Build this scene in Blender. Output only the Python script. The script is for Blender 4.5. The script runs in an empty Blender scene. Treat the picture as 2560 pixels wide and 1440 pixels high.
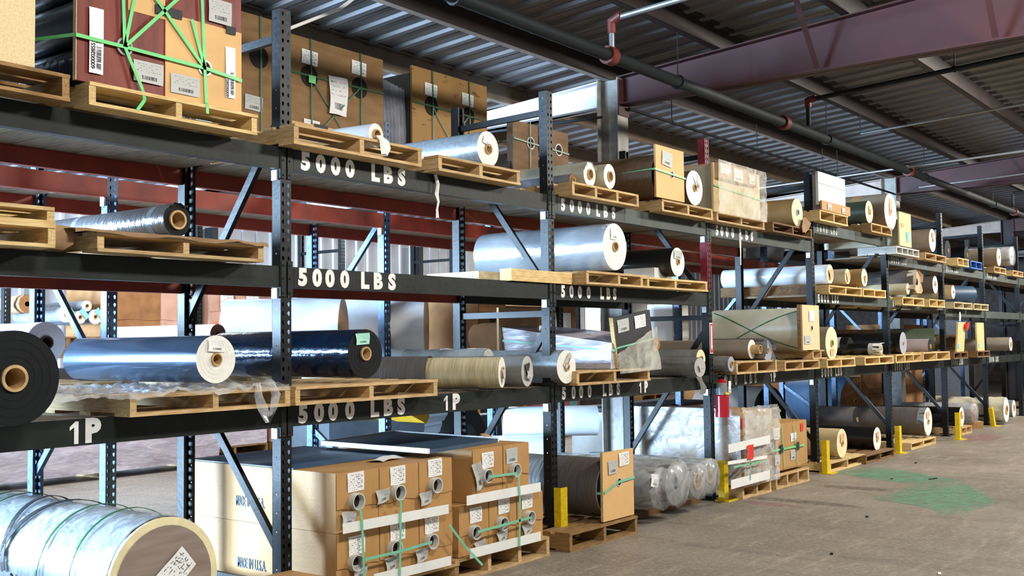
# Warehouse aisle: pallet racks stacked with rolls of film and paper.
# World frame: x runs along the rack away from the viewer, y goes into the rack
# (rack front face at y=0), z is up, metres.
import bpy, math, random
from mathutils import Matrix, Vector
PI = math.pi
random.seed(11)
scene = bpy.context.scene
COL = scene.collection

# ---------------------------------------------------------------- camera
CAM_LOC=(-3.8864,-4.4989,1.4465)
CAM_R=(0.605619,-0.795653,-0.012722)
CAM_U=(-0.033367,-0.041365,0.998587)
CAM_F=(0.795055,0.604339,0.051600)
LENS=37.64

cd = bpy.data.cameras.new('camera'); cd.lens = LENS; cd.sensor_width = 36; cd.clip_end = 200
cam = bpy.data.objects.new('camera', cd); COL.objects.link(cam)
cam.matrix_world = Matrix(((CAM_R[0], CAM_U[0], -CAM_F[0], CAM_LOC[0]), (CAM_R[1], CAM_U[1], -CAM_F[1], CAM_LOC[1]),
                           (CAM_R[2], CAM_U[2], -CAM_F[2], CAM_LOC[2]), (0, 0, 0, 1)))
scene.camera = cam
# ---------------------------------------------------------------- world, lights, exposure
w = bpy.data.worlds.new('world'); scene.world = w; w.use_nodes = True
bg = w.node_tree.nodes['Background']; bg.inputs[0].default_value = (.92, .95, 1.0, 1); bg.inputs[1].default_value = .16
scene.view_settings.view_transform = 'Standard'; scene.view_settings.look = 'None'
scene.view_settings.gamma = 1; scene.view_settings.use_curve_mapping = False
scene.view_settings.exposure = 0.62
def area(name, loc, target, sx, sy, power, col):
    l = bpy.data.lights.new(name, 'AREA'); l.shape = 'RECTANGLE'; l.size = sx; l.size_y = sy; l.energy = power; l.color = col
    o = bpy.data.objects.new(name, l); COL.objects.link(o); o.location = loc
    o.rotation_euler = (Vector(target) - Vector(loc)).to_track_quat('-Z', 'Y').to_euler()
    return o
# the open dock doors behind the racks, far to the left: cold daylight
area('dock_daylight', (-8.5, 8.0, 1.9), (3.0, 4.2, 1.5), 6.5, 3.4, 8500, (.50, .73, 1.0))
# high bay lamps of the aisle
for i, (x, y, p) in enumerate([(-1.5, -4.2, 125), (4.0, -4.4, 150), (9.5, -3.9, 230), (15.5, -3.6, 270), (22, -3.6, 240)]):
    area('aisle_lamp', (x, y, 4.35), (x - .8, 0, 0.9), 1.1, .35, p, (1.0, .95, .86))
area('far_bay_fill', (2.5, 5.0, 3.6), (2.5, 6.3, 0), 2.5, 1.0, 100, (1.0, .93, .93))  # unseen fill lights added to brighten the far aisle and back wall
area('far_bay_fill', (9, 5.6, 3.7), (9, 6.5, 0), 2.5, 1.0, 230, (.93, .94, 1.0))
area('far_bay_fill', (17, 5.6, 3.7), (17, 6.5, 0), 2.5, 1.0, 130, (1.0, .93, .85))

# ---------------------------------------------------------------- materials
MATS = {}
def srgb(h):
    c = [int(h[i:i + 2], 16) / 255 for i in (0, 2, 4)]
    return tuple(((x + .055) / 1.055) ** 2.4 if x > .04045 else x / 12.92 for x in c)
def mat(name, col, rough=.6, metal=0, var=.12, scale=6, stretch=(1, 1, 1), bump=0, bscale=30, bstretch=None, coat=0,
        col2=None, thresh=None, objvar=0, spec=None, detail=4):
    m = bpy.data.materials.new(name); m.use_nodes = True; MATS[name] = m
    nt = m.node_tree; N = nt.nodes; L = nt.links; b = N['Principled BSDF']
    c = srgb(col)
    b.inputs['Roughness'].default_value = rough; b.inputs['Metallic'].default_value = metal
    if coat: b.inputs['Coat Weight'].default_value = coat; b.inputs['Coat Roughness'].default_value = .08
    if spec is not None: b.inputs['Specular IOR Level'].default_value = spec
    tc = N.new('ShaderNodeTexCoord'); mp = N.new('ShaderNodeMapping'); mp.inputs['Scale'].default_value = stretch
    L.new(tc.outputs['Object'], mp.inputs['Vector'])
    nz = N.new('ShaderNodeTexNoise'); nz.inputs['Scale'].default_value = scale; nz.inputs['Detail'].default_value = detail
    L.new(mp.outputs[0], nz.inputs['Vector'])
    ramp = N.new('ShaderNodeMapRange'); ramp.inputs[1].default_value = .3 if thresh is None else thresh; ramp.inputs[2].default_value = .7 if thresh is None else thresh + .08
    L.new(nz.outputs['Fac'], ramp.inputs[0])
    mx = N.new('ShaderNodeMix'); mx.data_type = 'RGBA'
    a2 = srgb(col2) if col2 else tuple(x * (1 - var * 2) for x in c)
    a1 = c if col2 else tuple(min(1, x * (1 + var)) for x in c)
    mx.inputs[6].default_value = (*a1, 1); mx.inputs[7].default_value = (*a2, 1)
    L.new(ramp.outputs[0], mx.inputs[0])
    last = mx.outputs[2]
    if objvar:
        oi = N.new('ShaderNodeObjectInfo'); mr = N.new('ShaderNodeMapRange')
        mr.inputs[3].default_value = 1 - objvar; mr.inputs[4].default_value = 1 + objvar * .6
        L.new(oi.outputs['Random'], mr.inputs[0])
        hs = N.new('ShaderNodeHueSaturation'); L.new(mr.outputs[0], hs.inputs['Value']); L.new(last, hs.inputs['Color']); last = hs.outputs[0]
    L.new(last, b.inputs['Base Color'])
    if bump:
        bp = N.new('ShaderNodeBump'); bp.inputs['Strength'].default_value = bump; bp.inputs['Distance'].default_value = .02
        n2 = N.new('ShaderNodeTexNoise'); n2.inputs['Scale'].default_value = bscale; n2.inputs['Detail'].default_value = 3
        if bstretch:
            m2 = N.new('ShaderNodeMapping'); m2.inputs['Scale'].default_value = bstretch; L.new(tc.outputs['Object'], m2.inputs['Vector']); L.new(m2.outputs[0], n2.inputs['Vector'])
        else: L.new(tc.outputs['Object'], n2.inputs['Vector'])
        L.new(n2.outputs['Fac'], bp.inputs['Height']); L.new(bp.outputs[0], b.inputs['Normal'])
    return m
# woods (grain stretched by the long side of the board: x or y)
for nm, c, d in [('pine', 'd8bb8a', 'ae8a58'), ('pine_new', 'e6cc94', 'c29f63'), ('pine_old', 'a98452', '75562f'), ('pine_brown', '8d6a42', '5c4228'), ('pine_pale', 'dccfae', 'a8946c')]:
    mat(nm + '_x', c, .75, col2=d, scale=9, stretch=(1, 9, 9), bump=.25, bscale=14, bstretch=(1, 10, 10), objvar=.16)
    mat(nm + '_y', c, .75, col2=d, scale=9, stretch=(9, 1, 9), bump=.25, bscale=14, bstretch=(10, 1, 10), objvar=.16)
mat('deck_y', 'a3937f', .85, col2='6e6154', scale=7, stretch=(10, 1, 10), bump=.3, bscale=14, bstretch=(10, 1, 10), objvar=.22)
mat('blue_plastic_x', '2767b8', .45); mat('blue_plastic_y', '1d559f', .45)
mat('grey_plastic_x', 'c9c7c0', .5); mat('grey_plastic_y', 'b5b3ab', .5)
mat('post_black', '12171b', .45, 0, spec=.28, var=.25, scale=25, bump=.08)
mat('post_blue', '2d4866', .38, .3, var=.3, scale=20, bump=.08)
mat('post_red', '8d2436', .45, .1, var=.3, scale=30, bump=.1)
mat('beam_black', '161b1a', .5, 0, spec=.25, col2='252a28', scale=3.5, thresh=None, bump=.06)
mat('beam_green', '414a45', .6, 0, col2='2c332f', scale=4, bump=.06)
mat('beam_red', 'a03a26', .5, .05, col2='7b2a1c', scale=5, bump=.05)
mat('beam_orange', 'b4502a', .5, .05, col2='8e3a1c', scale=5, bump=.05)
mat('clip_metal', 'c4c9cf', .4, .6)
mat('white_vinyl', 'f4f4f0', .5, var=.05)
mat('worn_vinyl', 'bcc2c0', .6, var=.3, scale=25)
mat('patch_grey', '515a58', .7, var=.1)
mat('yellow', 'e3c40f', .5, var=.12, scale=20)
mat('kraft', 'c0955f', .55, spec=.45, col2='b3874f', scale=5, bump=.08, bscale=60)
mat('kraft_pale', 'd0ab84', .8, var=.08, scale=5)
mat('kraft_pink', 'c49a86', .8, var=.08, scale=5)
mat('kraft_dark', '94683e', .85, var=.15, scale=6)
mat('tube_card', 'c7a473', .8, var=.15, scale=30, bump=.2)
mat('tube_grey', 'cfd0cc', .6, var=.08)
mat('tube_inside', '2c2118', .9, var=.2)  # near-black that stands in for the shade inside hollow cores
mat('white_paper', 'eeefec', .7, var=.04)
mat('grey_paper', 'b9bab6', .6, var=.08, scale=15, bump=.2)
mat('roll_end_white', 'efeee6', .6, var=.05, scale=20)
mat('roll_end_cream', 'f0e4b8', .6, var=.06, scale=20)
mat('roll_end_black', '0e1216', .7, spec=.25, var=.12, scale=20)
mat('roll_end_grey', 'a3a5b2', .7, var=.06)
mat('roll_end_brown', '6d5149', .8, var=.06)
mat('film_white', 'e8edf2', .35, var=.04, coat=.3)
mat('film_silver', 'b4bac0', .24, .55, var=.1, scale=3, bump=.25, bscale=6, bstretch=(3, 1, 3))
mat('film_silver_dull', '98a0a6', .4, .3, var=.12, scale=40, bump=.1)
mat('film_steel', '54677f', .14, .7, var=.08, scale=2, bump=.03, bscale=8)
mat('foil', 'c3cad0', .22, .85, var=.1, scale=4, bump=.7, bscale=9, bstretch=(1, 6, 1))
mat('film_blueblack', '0f2034', .16, .5, var=.2, scale=8, bump=.18, bscale=16)
mat('film_black', '0d0f12', .35, .0, var=.2, coat=.25, bump=.1, bscale=15)
mat('film_grey', '8b8c88', .3, .1, var=.15, scale=5, bump=.7, bscale=9)
mat('film_grey_ribbed', '9ba0a2', .35, .15, var=.25, scale=9, stretch=(1, 8, 1), bump=.7, bscale=8, bstretch=(1, 8, 1))
mat('film_tan', 'cdbd95', .5, var=.12, scale=5, stretch=(1, 12, 1), bump=.35, bscale=9, bstretch=(1, 8, 1))
mat('film_dark_grey', '5d5753', .5, var=.12, scale=6, stretch=(1, 14, 1), bump=.25, bscale=10, bstretch=(1, 9, 1))
mat('film_brown', '6c543c', .5, var=.12, scale=30, bump=.06)
mat('film_kraft', 'a78a5c', .55, var=.08, bump=.05)
mat('film_sand', 'c4b083', .55, var=.08, bump=.05)
mat('film_taupe', '8f8271', .45, var=.08, bump=.06)
mat('film_green', '46503d', .45, var=.1, bump=.05)
mat('film_blue', '37506b', .45, var=.1, bump=.05)
mat('film_cream', 'c9c4ac', .35, var=.07, bump=.35, bscale=6)
mat('film_lilac', 'a89ca0', .5, var=.06)
mat('plywood', '95744a', .75, col2='7d5c36', scale=4, stretch=(1, 1, 4), bump=.15)
mat('plywood_dark', '7d5f40', .75, col2='664a2f', scale=5, stretch=(1, 1, 4), bump=.15)
mat('plywood_knotty', 'a17c48', .75, col2='734a27', scale=7, stretch=(1, 1, 3), thresh=.6, bump=.15)
mat('particle_board', 'e3cda0', .8, var=.07, scale=90, bump=.1, bscale=90)
mat('hardboard_tan', 'e0b57a', .7, var=.05)
mat('mahogany', '85382a', .45, col2='64241a', scale=2.2, stretch=(8, 8, 1), bump=.05)
mat('strap_green', '74d884', .4, var=.08)
mat('strap_dark_green', '2f6b41', .4, var=.08)
mat('strap_mint', '7ec8a6', .4, var=.08)
mat('black_tape', '2a2c2f', .6)
mat('cloth_grey', '8a8f98', .9, var=.2, scale=8, bump=.5, bscale=10, bstretch=(6, 6, 1))
mat('foam_white', 'e4e8e6', .8, var=.05)
mat('brown_paper', '9b7c5a', .85, var=.15, bump=.3, bscale=12)
mat('ext_red', 'b01626', .3, var=.05, coat=.5)
mat('rubber', '1d1f22', .8, var=.2)
mat('machine_dark', '232b33', .5, var=.2)
mat('machine_yellow', 'e0b22c', .45, var=.08)
mat('orange_label', 'ef7148', .7); mat('red_label', 'e33a2f', .6); mat('cyan_label', '6fd3d6', .6); mat('blue_label', '3f8fe0', .6); mat('mint_paper', '9fe0c6', .6, var=.06)
mat('peach_label', 'e5b592', .7, var=.1, scale=60)
mat('pink_box', 'd87f86', .7, var=.1); mat('lilac_wrap', 'd2c2cc', .25, 0, col2='b09aa6', scale=4, stretch=(1, 5, 5), bump=.9, bscale=7, bstretch=(1, 5, 5))
mat('steel_white', 'd6d4d8', .6, var=.06, scale=8)
mat('steel_grey', '9f9c96', .65, var=.15, scale=12)
mat('girder_red', '4a2022', .6, col2='351718', scale=1.6, bump=.04)
mat('purlin_red', '2c211e', .6, col2='1f1816', scale=3)
mat('purlin_tan', '84705a', .65, var=.12, scale=4)
mat('flange_pale', 'b8a79c', .6, var=.08)
mat('roof_sheet', '6e6b6b', .55, .1, var=.12, scale=2, stretch=(4, 1, 1))
mat('wall_sheet', 'b9bdc4', .5, .2, var=.08, scale=3)
mat('wall_block', '6b5f5a', .85, var=.2)
mat('pipe_dark', '1b2124', .65, 0, spec=.3, var=.15); mat('pipe_red', '6b2b25', .5, var=.2); mat('pipe_steel', '9b9ea0', .35, .6)
mat('sticker_red', 'c4202c', .5)
# floor: worn brownish concrete with long scuffs
def floor_mat():
    m = mat('floor', '8f877c', .55, var=.1); nt = m.node_tree; N = nt.nodes; L = nt.links; b = N['Principled BSDF']
    tc = N.new('ShaderNodeTexCoord')
    def noise(s, st=(1, 1, 1), rot=0, det=6, rough=.6):
        mp = N.new('ShaderNodeMapping'); mp.inputs['Scale'].default_value = st; mp.inputs['Rotation'].default_value = (0, 0, rot)
        n = N.new('ShaderNodeTexNoise'); n.inputs['Scale'].default_value = s; n.inputs['Detail'].default_value = det; n.inputs['Roughness'].default_value = rough
        L.new(tc.outputs['Object'], mp.inputs['Vector']); L.new(mp.outputs[0], n.inputs['Vector']); return n
    def mr(src, a, c, lo, hi):
        r = N.new('ShaderNodeMapRange'); r.inputs[1].default_value = a; r.inputs[2].default_value = c; r.inputs[3].default_value = lo; r.inputs[4].default_value = hi
        L.new(src, r.inputs[0]); return r.outputs[0]
    def mix(f, a, c):
        x = N.new('ShaderNodeMix'); x.data_type = 'RGBA'; L.new(f, x.inputs[0])
        for i, v in ((6, a), (7, c)):
            if isinstance(v, tuple): x.inputs[i].default_value = (*v, 1)
            else: L.new(v, x.inputs[i])
        return x.outputs[2]
    base = mix(mr(noise(.5).outputs[0], .35, .65, 0, 1), srgb('766d62'), srgb('8e8579'))
    s1 = mix(mr(noise(5, (1, .12, 1), .35).outputs[0], .5, .72, 0, .55), base, srgb('5f5750'))
    s2 = mix(mr(noise(9, (.15, 1, 1), -.45).outputs[0], .55, .75, 0, .45), s1, srgb('c0b6a2'))
    s3 = mix(mr(noise(80, (1, .3, 1), .35, 4).outputs[0], .54, .68, 0, .6), s2, srgb('cfc6b4'))
    s4 = mix(mr(noise(70, (1, .5, 1), .35, 5).outputs[0], .54, .7, 0, .7), s3, srgb('4e4841'))
    L.new(s4, b.inputs['Base Color'])
    L.new(mr(noise(3).outputs[0], .3, .7, .42, .65), b.inputs['Roughness'])
    bp = N.new('ShaderNodeBump'); bp.inputs['Strength'].default_value = .15; bp.inputs['Distance'].default_value = .01
    L.new(noise(40, (1, .3, 1), .35).outputs[0], bp.inputs['Height']); L.new(bp.outputs[0], b.inputs['Normal'])
floor_mat()
def paint_mat(name, col, dens):
    m = mat(name, col, .6, var=.15); nt = m.node_tree; N = nt.nodes; L = nt.links
    tc = N.new('ShaderNodeTexCoord'); n = N.new('ShaderNodeTexNoise'); n.inputs['Scale'].default_value = 14; n.inputs['Detail'].default_value = 8; n.inputs['Roughness'].default_value = .75
    L.new(tc.outputs['Object'], n.inputs['Vector'])
    r = N.new('ShaderNodeMapRange'); r.inputs[1].default_value = .36; r.inputs[2].default_value = .66; r.inputs[3].default_value = 0; r.inputs[4].default_value = dens; L.new(n.outputs[0], r.inputs[0])
    vd = N.new('ShaderNodeVectorMath'); vd.operation = 'DISTANCE'; vd.inputs[1].default_value = (.45, .5, 0)   # worn thin towards its rim
    sx = N.new('ShaderNodeVectorMath'); sx.operation = 'MULTIPLY'; sx.inputs[1].default_value = (1, 1, 0); L.new(tc.outputs['Generated'], sx.inputs[0]); L.new(sx.outputs[0], vd.inputs[0])
    fr = N.new('ShaderNodeMapRange'); fr.inputs[1].default_value = .28; fr.inputs[2].default_value = .6; fr.inputs[3].default_value = 1; fr.inputs[4].default_value = .12; L.new(vd.outputs['Value'], fr.inputs[0])
    ml = N.new('ShaderNodeMath'); ml.operation = 'MULTIPLY'; L.new(r.outputs[0], ml.inputs[0]); L.new(fr.outputs[0], ml.inputs[1])
    L.new(ml.outputs[0], N['Principled BSDF'].inputs['Alpha'])
paint_mat('paint_green', '5fb08a', .85); paint_mat('paint_pink', 'b06a78', .6); paint_mat('scuff_dark', '3c3632', .5)
def wrap_mat(name, tint, trans, bump=1.0, bs=7, st=(1, 1, 1)):
    # thin clear stretch film: mostly see-through, with crumpled gloss
    m = bpy.data.materials.new(name); m.use_nodes = True; MATS[name] = m; nt = m.node_tree; N = nt.nodes; L = nt.links
    b = N['Principled BSDF']; b.inputs['Base Color'].default_value = (*srgb(tint), 1); b.inputs['Roughness'].default_value = .18
    tr = N.new('ShaderNodeBsdfTransparent'); ms = N.new('ShaderNodeMixShader'); out = N['Material Output']
    tc = N.new('ShaderNodeTexCoord'); mp = N.new('ShaderNodeMapping'); mp.inputs['Scale'].default_value = st
    n = N.new('ShaderNodeTexNoise'); n.inputs['Scale'].default_value = bs; n.inputs['Detail'].default_value = 5; n.inputs['Distortion'].default_value = 1.2
    L.new(tc.outputs['Object'], mp.inputs['Vector']); L.new(mp.outputs[0], n.inputs['Vector'])
    r = N.new('ShaderNodeMapRange'); r.inputs[1].default_value = .35; r.inputs[2].default_value = .7; r.inputs[3].default_value = trans; r.inputs[4].default_value = min(1, trans + .45); L.new(n.outputs[0], r.inputs[0])
    bp = N.new('ShaderNodeBump'); bp.inputs['Strength'].default_value = bump * .35; bp.inputs['Distance'].default_value = .015; L.new(n.outputs[0], bp.inputs['Height']); L.new(bp.outputs[0], b.inputs['Normal'])
    L.new(r.outputs[0], ms.inputs[0]); L.new(tr.outputs[0], ms.inputs[1]); L.new(b.outputs[0], ms.inputs[2]); L.new(ms.outputs[0], out.inputs['Surface'])
wrap_mat('clear_wrap', 'dfe4e8', .2); wrap_mat('clear_wrap_fine', 'dfe4e8', .12, 1, 14); wrap_mat('milky_wrap', 'e9e6da', .25, .8, 6)
mat('disc_wood', '9d8d83', .55, col2='857568', scale=3, stretch=(1, 1, 9))
wrap_mat('shiny_wrap', 'e2dbe4', .6, 1, 5, (1, 1, 4))
def print_mat(name, paper, ink, mode):
    # a printed sheet: rows of small type and, at the foot, a bar code; uses the sheet's own 0..1 UV
    m = mat(name, paper, .6, var=.03); nt = m.node_tree; N = nt.nodes; L = nt.links; b = N['Principled BSDF']
    uv = N.new('ShaderNodeTexCoord'); sp = N.new('ShaderNodeSeparateXYZ'); L.new(uv.outputs['UV'], sp.inputs[0])
    def math_(op, a, c=0.0):
        x = N.new('ShaderNodeMath'); x.operation = op
        for i, v in enumerate((a, c)):
            if isinstance(v, (int, float)): x.inputs[i].default_value = v
            else: L.new(v, x.inputs[i])
        return x.outputs[0]
    X, Y = sp.outputs[0], sp.outputs[1]
    def band(s, lo, hi): return math_('MULTIPLY', math_('GREATER_THAN', s, lo), math_('LESS_THAN', s, hi))
    def wn(sx, sy, th):
        mp = N.new('ShaderNodeMapping'); mp.inputs['Scale'].default_value = (sx, sy, 1); L.new(uv.outputs['UV'], mp.inputs['Vector'])
        n = N.new('ShaderNodeTexNoise'); n.inputs['Scale'].default_value = 1; n.inputs['Detail'].default_value = 1; L.new(mp.outputs[0], n.inputs['Vector'])
        return math_('GREATER_THAN', n.outputs[0], th)
    rows = math_('GREATER_THAN', math_('FRACT', math_('MULTIPLY', Y, 9.0)), .55)
    if mode == 'bar':
        bars = math_('MULTIPLY', math_('MULTIPLY', band(X, .28, .78), band(Y, .14, .32)), wn(60, .5, .47))
        txt = math_('MULTIPLY', math_('MULTIPLY', band(X, .1, .9), band(Y, .45, .92)), math_('MULTIPLY', rows, wn(22, 9, .56)))
        f = math_('MAXIMUM', bars, math_('MULTIPLY', txt, .55))
    elif mode == 'form':
        txt = math_('MULTIPLY', math_('MULTIPLY', band(X, .07, .93), band(Y, .06, .95)), math_('MULTIPLY', rows, wn(13, 9, .55)))
        blk = math_('MULTIPLY', band(X, .55, .88), math_('MULTIPLY', band(Y, .1, .9), wn(30, 6, .6)))
        f = math_('MAXIMUM', math_('MULTIPLY', txt, .8), blk)
    else:
        bars = math_('MULTIPLY', math_('MULTIPLY', band(X, .5, .85), band(Y, .06, .52)), wn(.5, 70, .45))
        qr = math_('MULTIPLY', math_('MULTIPLY', band(X, .2, .8), band(Y, .6, .9)), wn(12, 30, .62))
        f = math_('MAXIMUM', bars, math_('MULTIPLY', qr, .3))
    mx = N.new('ShaderNodeMix'); mx.data_type = 'RGBA'; L.new(f, mx.inputs[0]); mx.inputs[6].default_value = (*srgb(paper), 1); mx.inputs[7].default_value = (*srgb(ink), 1)
    L.new(mx.outputs[2], b.inputs['Base Color'])
print_mat('label_white', 'f0f0ee', '2a2a2c', 'bar'); print_mat('label_grey', 'bdbfbd', '1d1d1f', 'bar'); print_mat('label_form', 'f3f3f2', '3a3a3e', 'form')
print_mat('label_tall', 'f4f4f6', '5a5a60', 'tall'); print_mat('label_mint', 'a9e6cf', '274a40', 'bar'); print_mat('label_peach', 'e9b791', 'b05c3c', 'form'); print_mat('label_orange', 'ee6f45', 'a3341d', 'form'); print_mat('label_red', 'e8382c', '7d120e', 'form')
print_mat('label_cyan', '86dbe0', '3a8f98', 'form')

# ---------------------------------------------------------------- mesh helpers
ORG = {}
class MB:
    def __init__(s): s.v = []; s.f = []; s.mi = []; s.sm = []; s.uv = {}
    def add(s, vs, fs, mi=0, smooth=False):
        n = len(s.v); s.v += [tuple(v) for v in vs]
        for f in fs: s.f.append([i + n for i in f]); s.mi.append(mi); s.sm.append(smooth)
        return s
    def box(s, x0, x1, y0, y1, z0, z1, mi=0):
        vs = [(x, y, z) for z in (z0, z1) for y in (y0, y1) for x in (x0, x1)]
        return s.add(vs, [(0, 2, 3, 1), (4, 5, 7, 6), (0, 1, 5, 4), (1, 3, 7, 5), (3, 2, 6, 7), (2, 0, 4, 6)], mi)
    def hexa(s, b, t, mi=0):
        # b, t: four corner points of the underside and of the top
        return s.add(list(b) + list(t), [(3, 2, 1, 0), (4, 5, 6, 7), (0, 1, 5, 4), (1, 2, 6, 5), (2, 3, 7, 6), (3, 0, 4, 7)], mi)
    def bar(s, a, b, wid, th, up=(0, 0, 1), mi=0):
        a = Vector(a); b = Vector(b); d = (b - a).normalized(); u = Vector(up); sd = d.cross(u)
        if sd.length < 1e-4: sd = d.cross(Vector((1, 0, 0)))
        sd.normalize(); u = sd.cross(d)
        c = lambda p: [p + sd * wid / 2 * i + u * th / 2 * j for i, j in ((-1, -1), (1, -1), (1, 1), (-1, 1))]
        return s.hexa(c(a), c(b), mi)
    def cyl(s, a, b, r, r2=None, seg=24, caps=True, mi=0, capmi=None):
        a = Vector(a); b = Vector(b); d = (b - a).normalized(); r2 = r if r2 is None else r2
        u = d.cross(Vector((0, 0, 1)));
        if u.length < 1e-3: u = d.cross(Vector((1, 0, 0)))
        u.normalize(); v = d.cross(u)
        A = [a + (u * math.cos(t) + v * math.sin(t)) * r for t in [2 * PI * i / seg for i in range(seg)]]
        B = [b + (u * math.cos(t) + v * math.sin(t)) * r2 for t in [2 * PI * i / seg for i in range(seg)]]
        s.add(A + B, [(i, (i + 1) % seg, seg + (i + 1) % seg, seg + i) for i in range(seg)], mi, True)
        if caps:
            cm = mi if capmi is None else capmi
            s.add(A, [list(range(seg - 1, -1, -1))], cm); s.add(B, [list(range(seg))], cm)
        return s
    def tube(s, pts, r, seg=8, mi=0):
        for i in range(len(pts) - 1): s.cyl(pts[i], pts[i + 1], r, seg=seg, mi=mi)
        return s
    def ring(s, y, r0, r1, seg, mi, face=-1):
        # flat annulus in the xz plane about the local axis
        A = [(math.cos(t) * r0, y, math.sin(t) * r0) for t in [2 * PI * i / seg for i in range(seg)]]
        B = [(math.cos(t) * r1, y, math.sin(t) * r1) for t in [2 * PI * i / seg for i in range(seg)]]
        fs = [(i, (i + 1) % seg, seg + (i + 1) % seg, seg + i) for i in range(seg)]
        if face > 0: fs = [f[::-1] for f in fs]
        return s.add(A + B, fs, mi)
    def sheet(s, o, ax, ay, w, h, mi=0, bow=0, n=1, th=.0):
        # printed sheet centred on o, with 0..1 uv
        o = Vector(o); ax = Vector(ax).normalized(); ay = Vector(ay).normalized(); nn = ax.cross(ay)
        base = len(s.v); vs = []; uvs = []
        for j in range(n + 1):
            for i in range(n + 1):
                a, c = i / n, j / n
                vs.append(o + ax * (a - .5) * w + ay * (c - .5) * h + nn * bow * math.sin(a * 5 + c * 4) * (1 if n > 1 else 0)); uvs.append((a, c))
        fs = [(j * (n + 1) + i, j * (n + 1) + i + 1, (j + 1) * (n + 1) + i + 1, (j + 1) * (n + 1) + i) for j in range(n) for i in range(n)]
        s.add(vs, fs, mi, n > 1)
        for k, q in enumerate(uvs): s.uv[base + k] = q
        return s
    def strip(s, pts, wid, side, th=.0012, mi=0):
        # flat band through pts; side = direction across the band
        for i in range(len(pts) - 1):
            a = Vector(pts[i]); b = Vector(pts[i + 1]); d = (b - a).normalized(); sd = Vector(side); sd = (sd - d * sd.dot(d)).normalized(); n = d.cross(sd)
            c = lambda p: [p + sd * wid / 2 * i_ + n * th / 2 * j_ for i_, j_ in ((-1, -1), (1, -1), (1, 1), (-1, 1))]
            s.hexa(c(a), c(b), mi)
        return s
    def mesh(s, name, mats, off=(0, 0, 0)):
        me = bpy.data.meshes.new(name)
        me.from_pydata([(v[0] - off[0], v[1] - off[1], v[2] - off[2]) for v in s.v], [], s.f)
        for m in (mats if isinstance(mats, (list, tuple)) else [mats]): me.materials.append(MATS[m])
        me.polygons.foreach_set('material_index', s.mi); me.polygons.foreach_set('use_smooth', s.sm)
        if s.uv:
            ul = me.uv_layers.new(name='UVMap')
            for l in me.loops: ul.data[l.index].uv = s.uv.get(l.vertex_index, (0, 0))
        me.update(); return me
    def build(s, name, mats, parent=None, label=None, local=False):
        off = (0, 0, 0) if (parent is None or local) else ORG.get(parent.name, (0, 0, 0))
        o = bpy.data.objects.new(name, s.mesh(name, mats, off)); COL.objects.link(o)
        if parent is not None: o.parent = parent; ORG[o.name] = ORG.get(parent.name, (0, 0, 0))
        if label: o['label'] = label
        return o
def put(name, me, parent, loc=(0, 0, 0), rot=(0, 0, 0), scale=None):
    o = bpy.data.objects.new(name, me); COL.objects.link(o); o.location = loc; o.rotation_euler = rot
    if scale: o.scale = scale
    if parent is not None: o.parent = parent
    return o
def tag(o, label, cat, group=None, kind=None):
    if label: o['label'] = label
    if cat: o['category'] = cat
    if group: o['group'] = group
    if kind: o['kind'] = kind
    return o
def thing(name, label, cat, loc=(0, 0, 0), rot=(0, 0, 0), group=None):
    o = bpy.data.objects.new(name, None); COL.objects.link(o); o.location = loc; o.rotation_euler = rot; o.empty_display_size = .1
    ORG[o.name] = tuple(loc); return tag(o, label, cat, group)
_gl = {}
def glyph(ch, size, bold=.03, ext=.0008):
    k = (ch, size, bold)
    if ch == '1' and k not in _gl:   # a one with a slanted flag, like the stencil letters
        h = size * .36; w_ = size * .075; b = MB(); P = [(-w_ * .2, -h), (w_ * 1.8, -h), (w_ * 1.8, h), (w_ * .3, h), (-w_ * 2.2, h * .52), (-w_ * 2.2, h * .2), (-w_ * .2, h * .5)]
        b.add([(x, y, .001) for x, y in P], [list(range(7))]); _gl[k] = b.mesh('glyph', [])
    if k not in _gl:
        c = bpy.data.curves.new('glyph', 'FONT'); c.body = ch; c.size = size; c.offset = bold * size; c.extrude = ext; c.align_x = 'CENTER'; c.align_y = 'CENTER'; c.resolution_u = 3
        o = bpy.data.objects.new('glyph', c); COL.objects.link(o); bpy.context.view_layer.update()
        me = bpy.data.meshes.new_from_object(o.evaluated_get(bpy.context.evaluated_depsgraph_get())); bpy.data.objects.remove(o); _gl[k] = me
    return _gl[k]
def text(name, s_, pos, size, m, parent, xa=(1, 0, 0), ya=(0, 0, 1), sx=1, bold=.03):
    me = glyph(s_, size, bold).copy(); me.materials.clear(); me.materials.append(MATS[m])
    o = bpy.data.objects.new(name, me); COL.objects.link(o); xa = Vector(xa); ya = Vector(ya); za = xa.cross(ya)
    off = ORG.get(parent.name, (0, 0, 0)) if parent is not None else (0, 0, 0)
    M4 = Matrix(((xa[0] * sx, ya[0], za[0], pos[0] - off[0]), (xa[1] * sx, ya[1], za[1], pos[1] - off[1]), (xa[2] * sx, ya[2], za[2], pos[2] - off[2]), (0, 0, 0, 1)))
    if parent is not None: o.parent = parent
    o.matrix_local = M4
    return o

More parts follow.
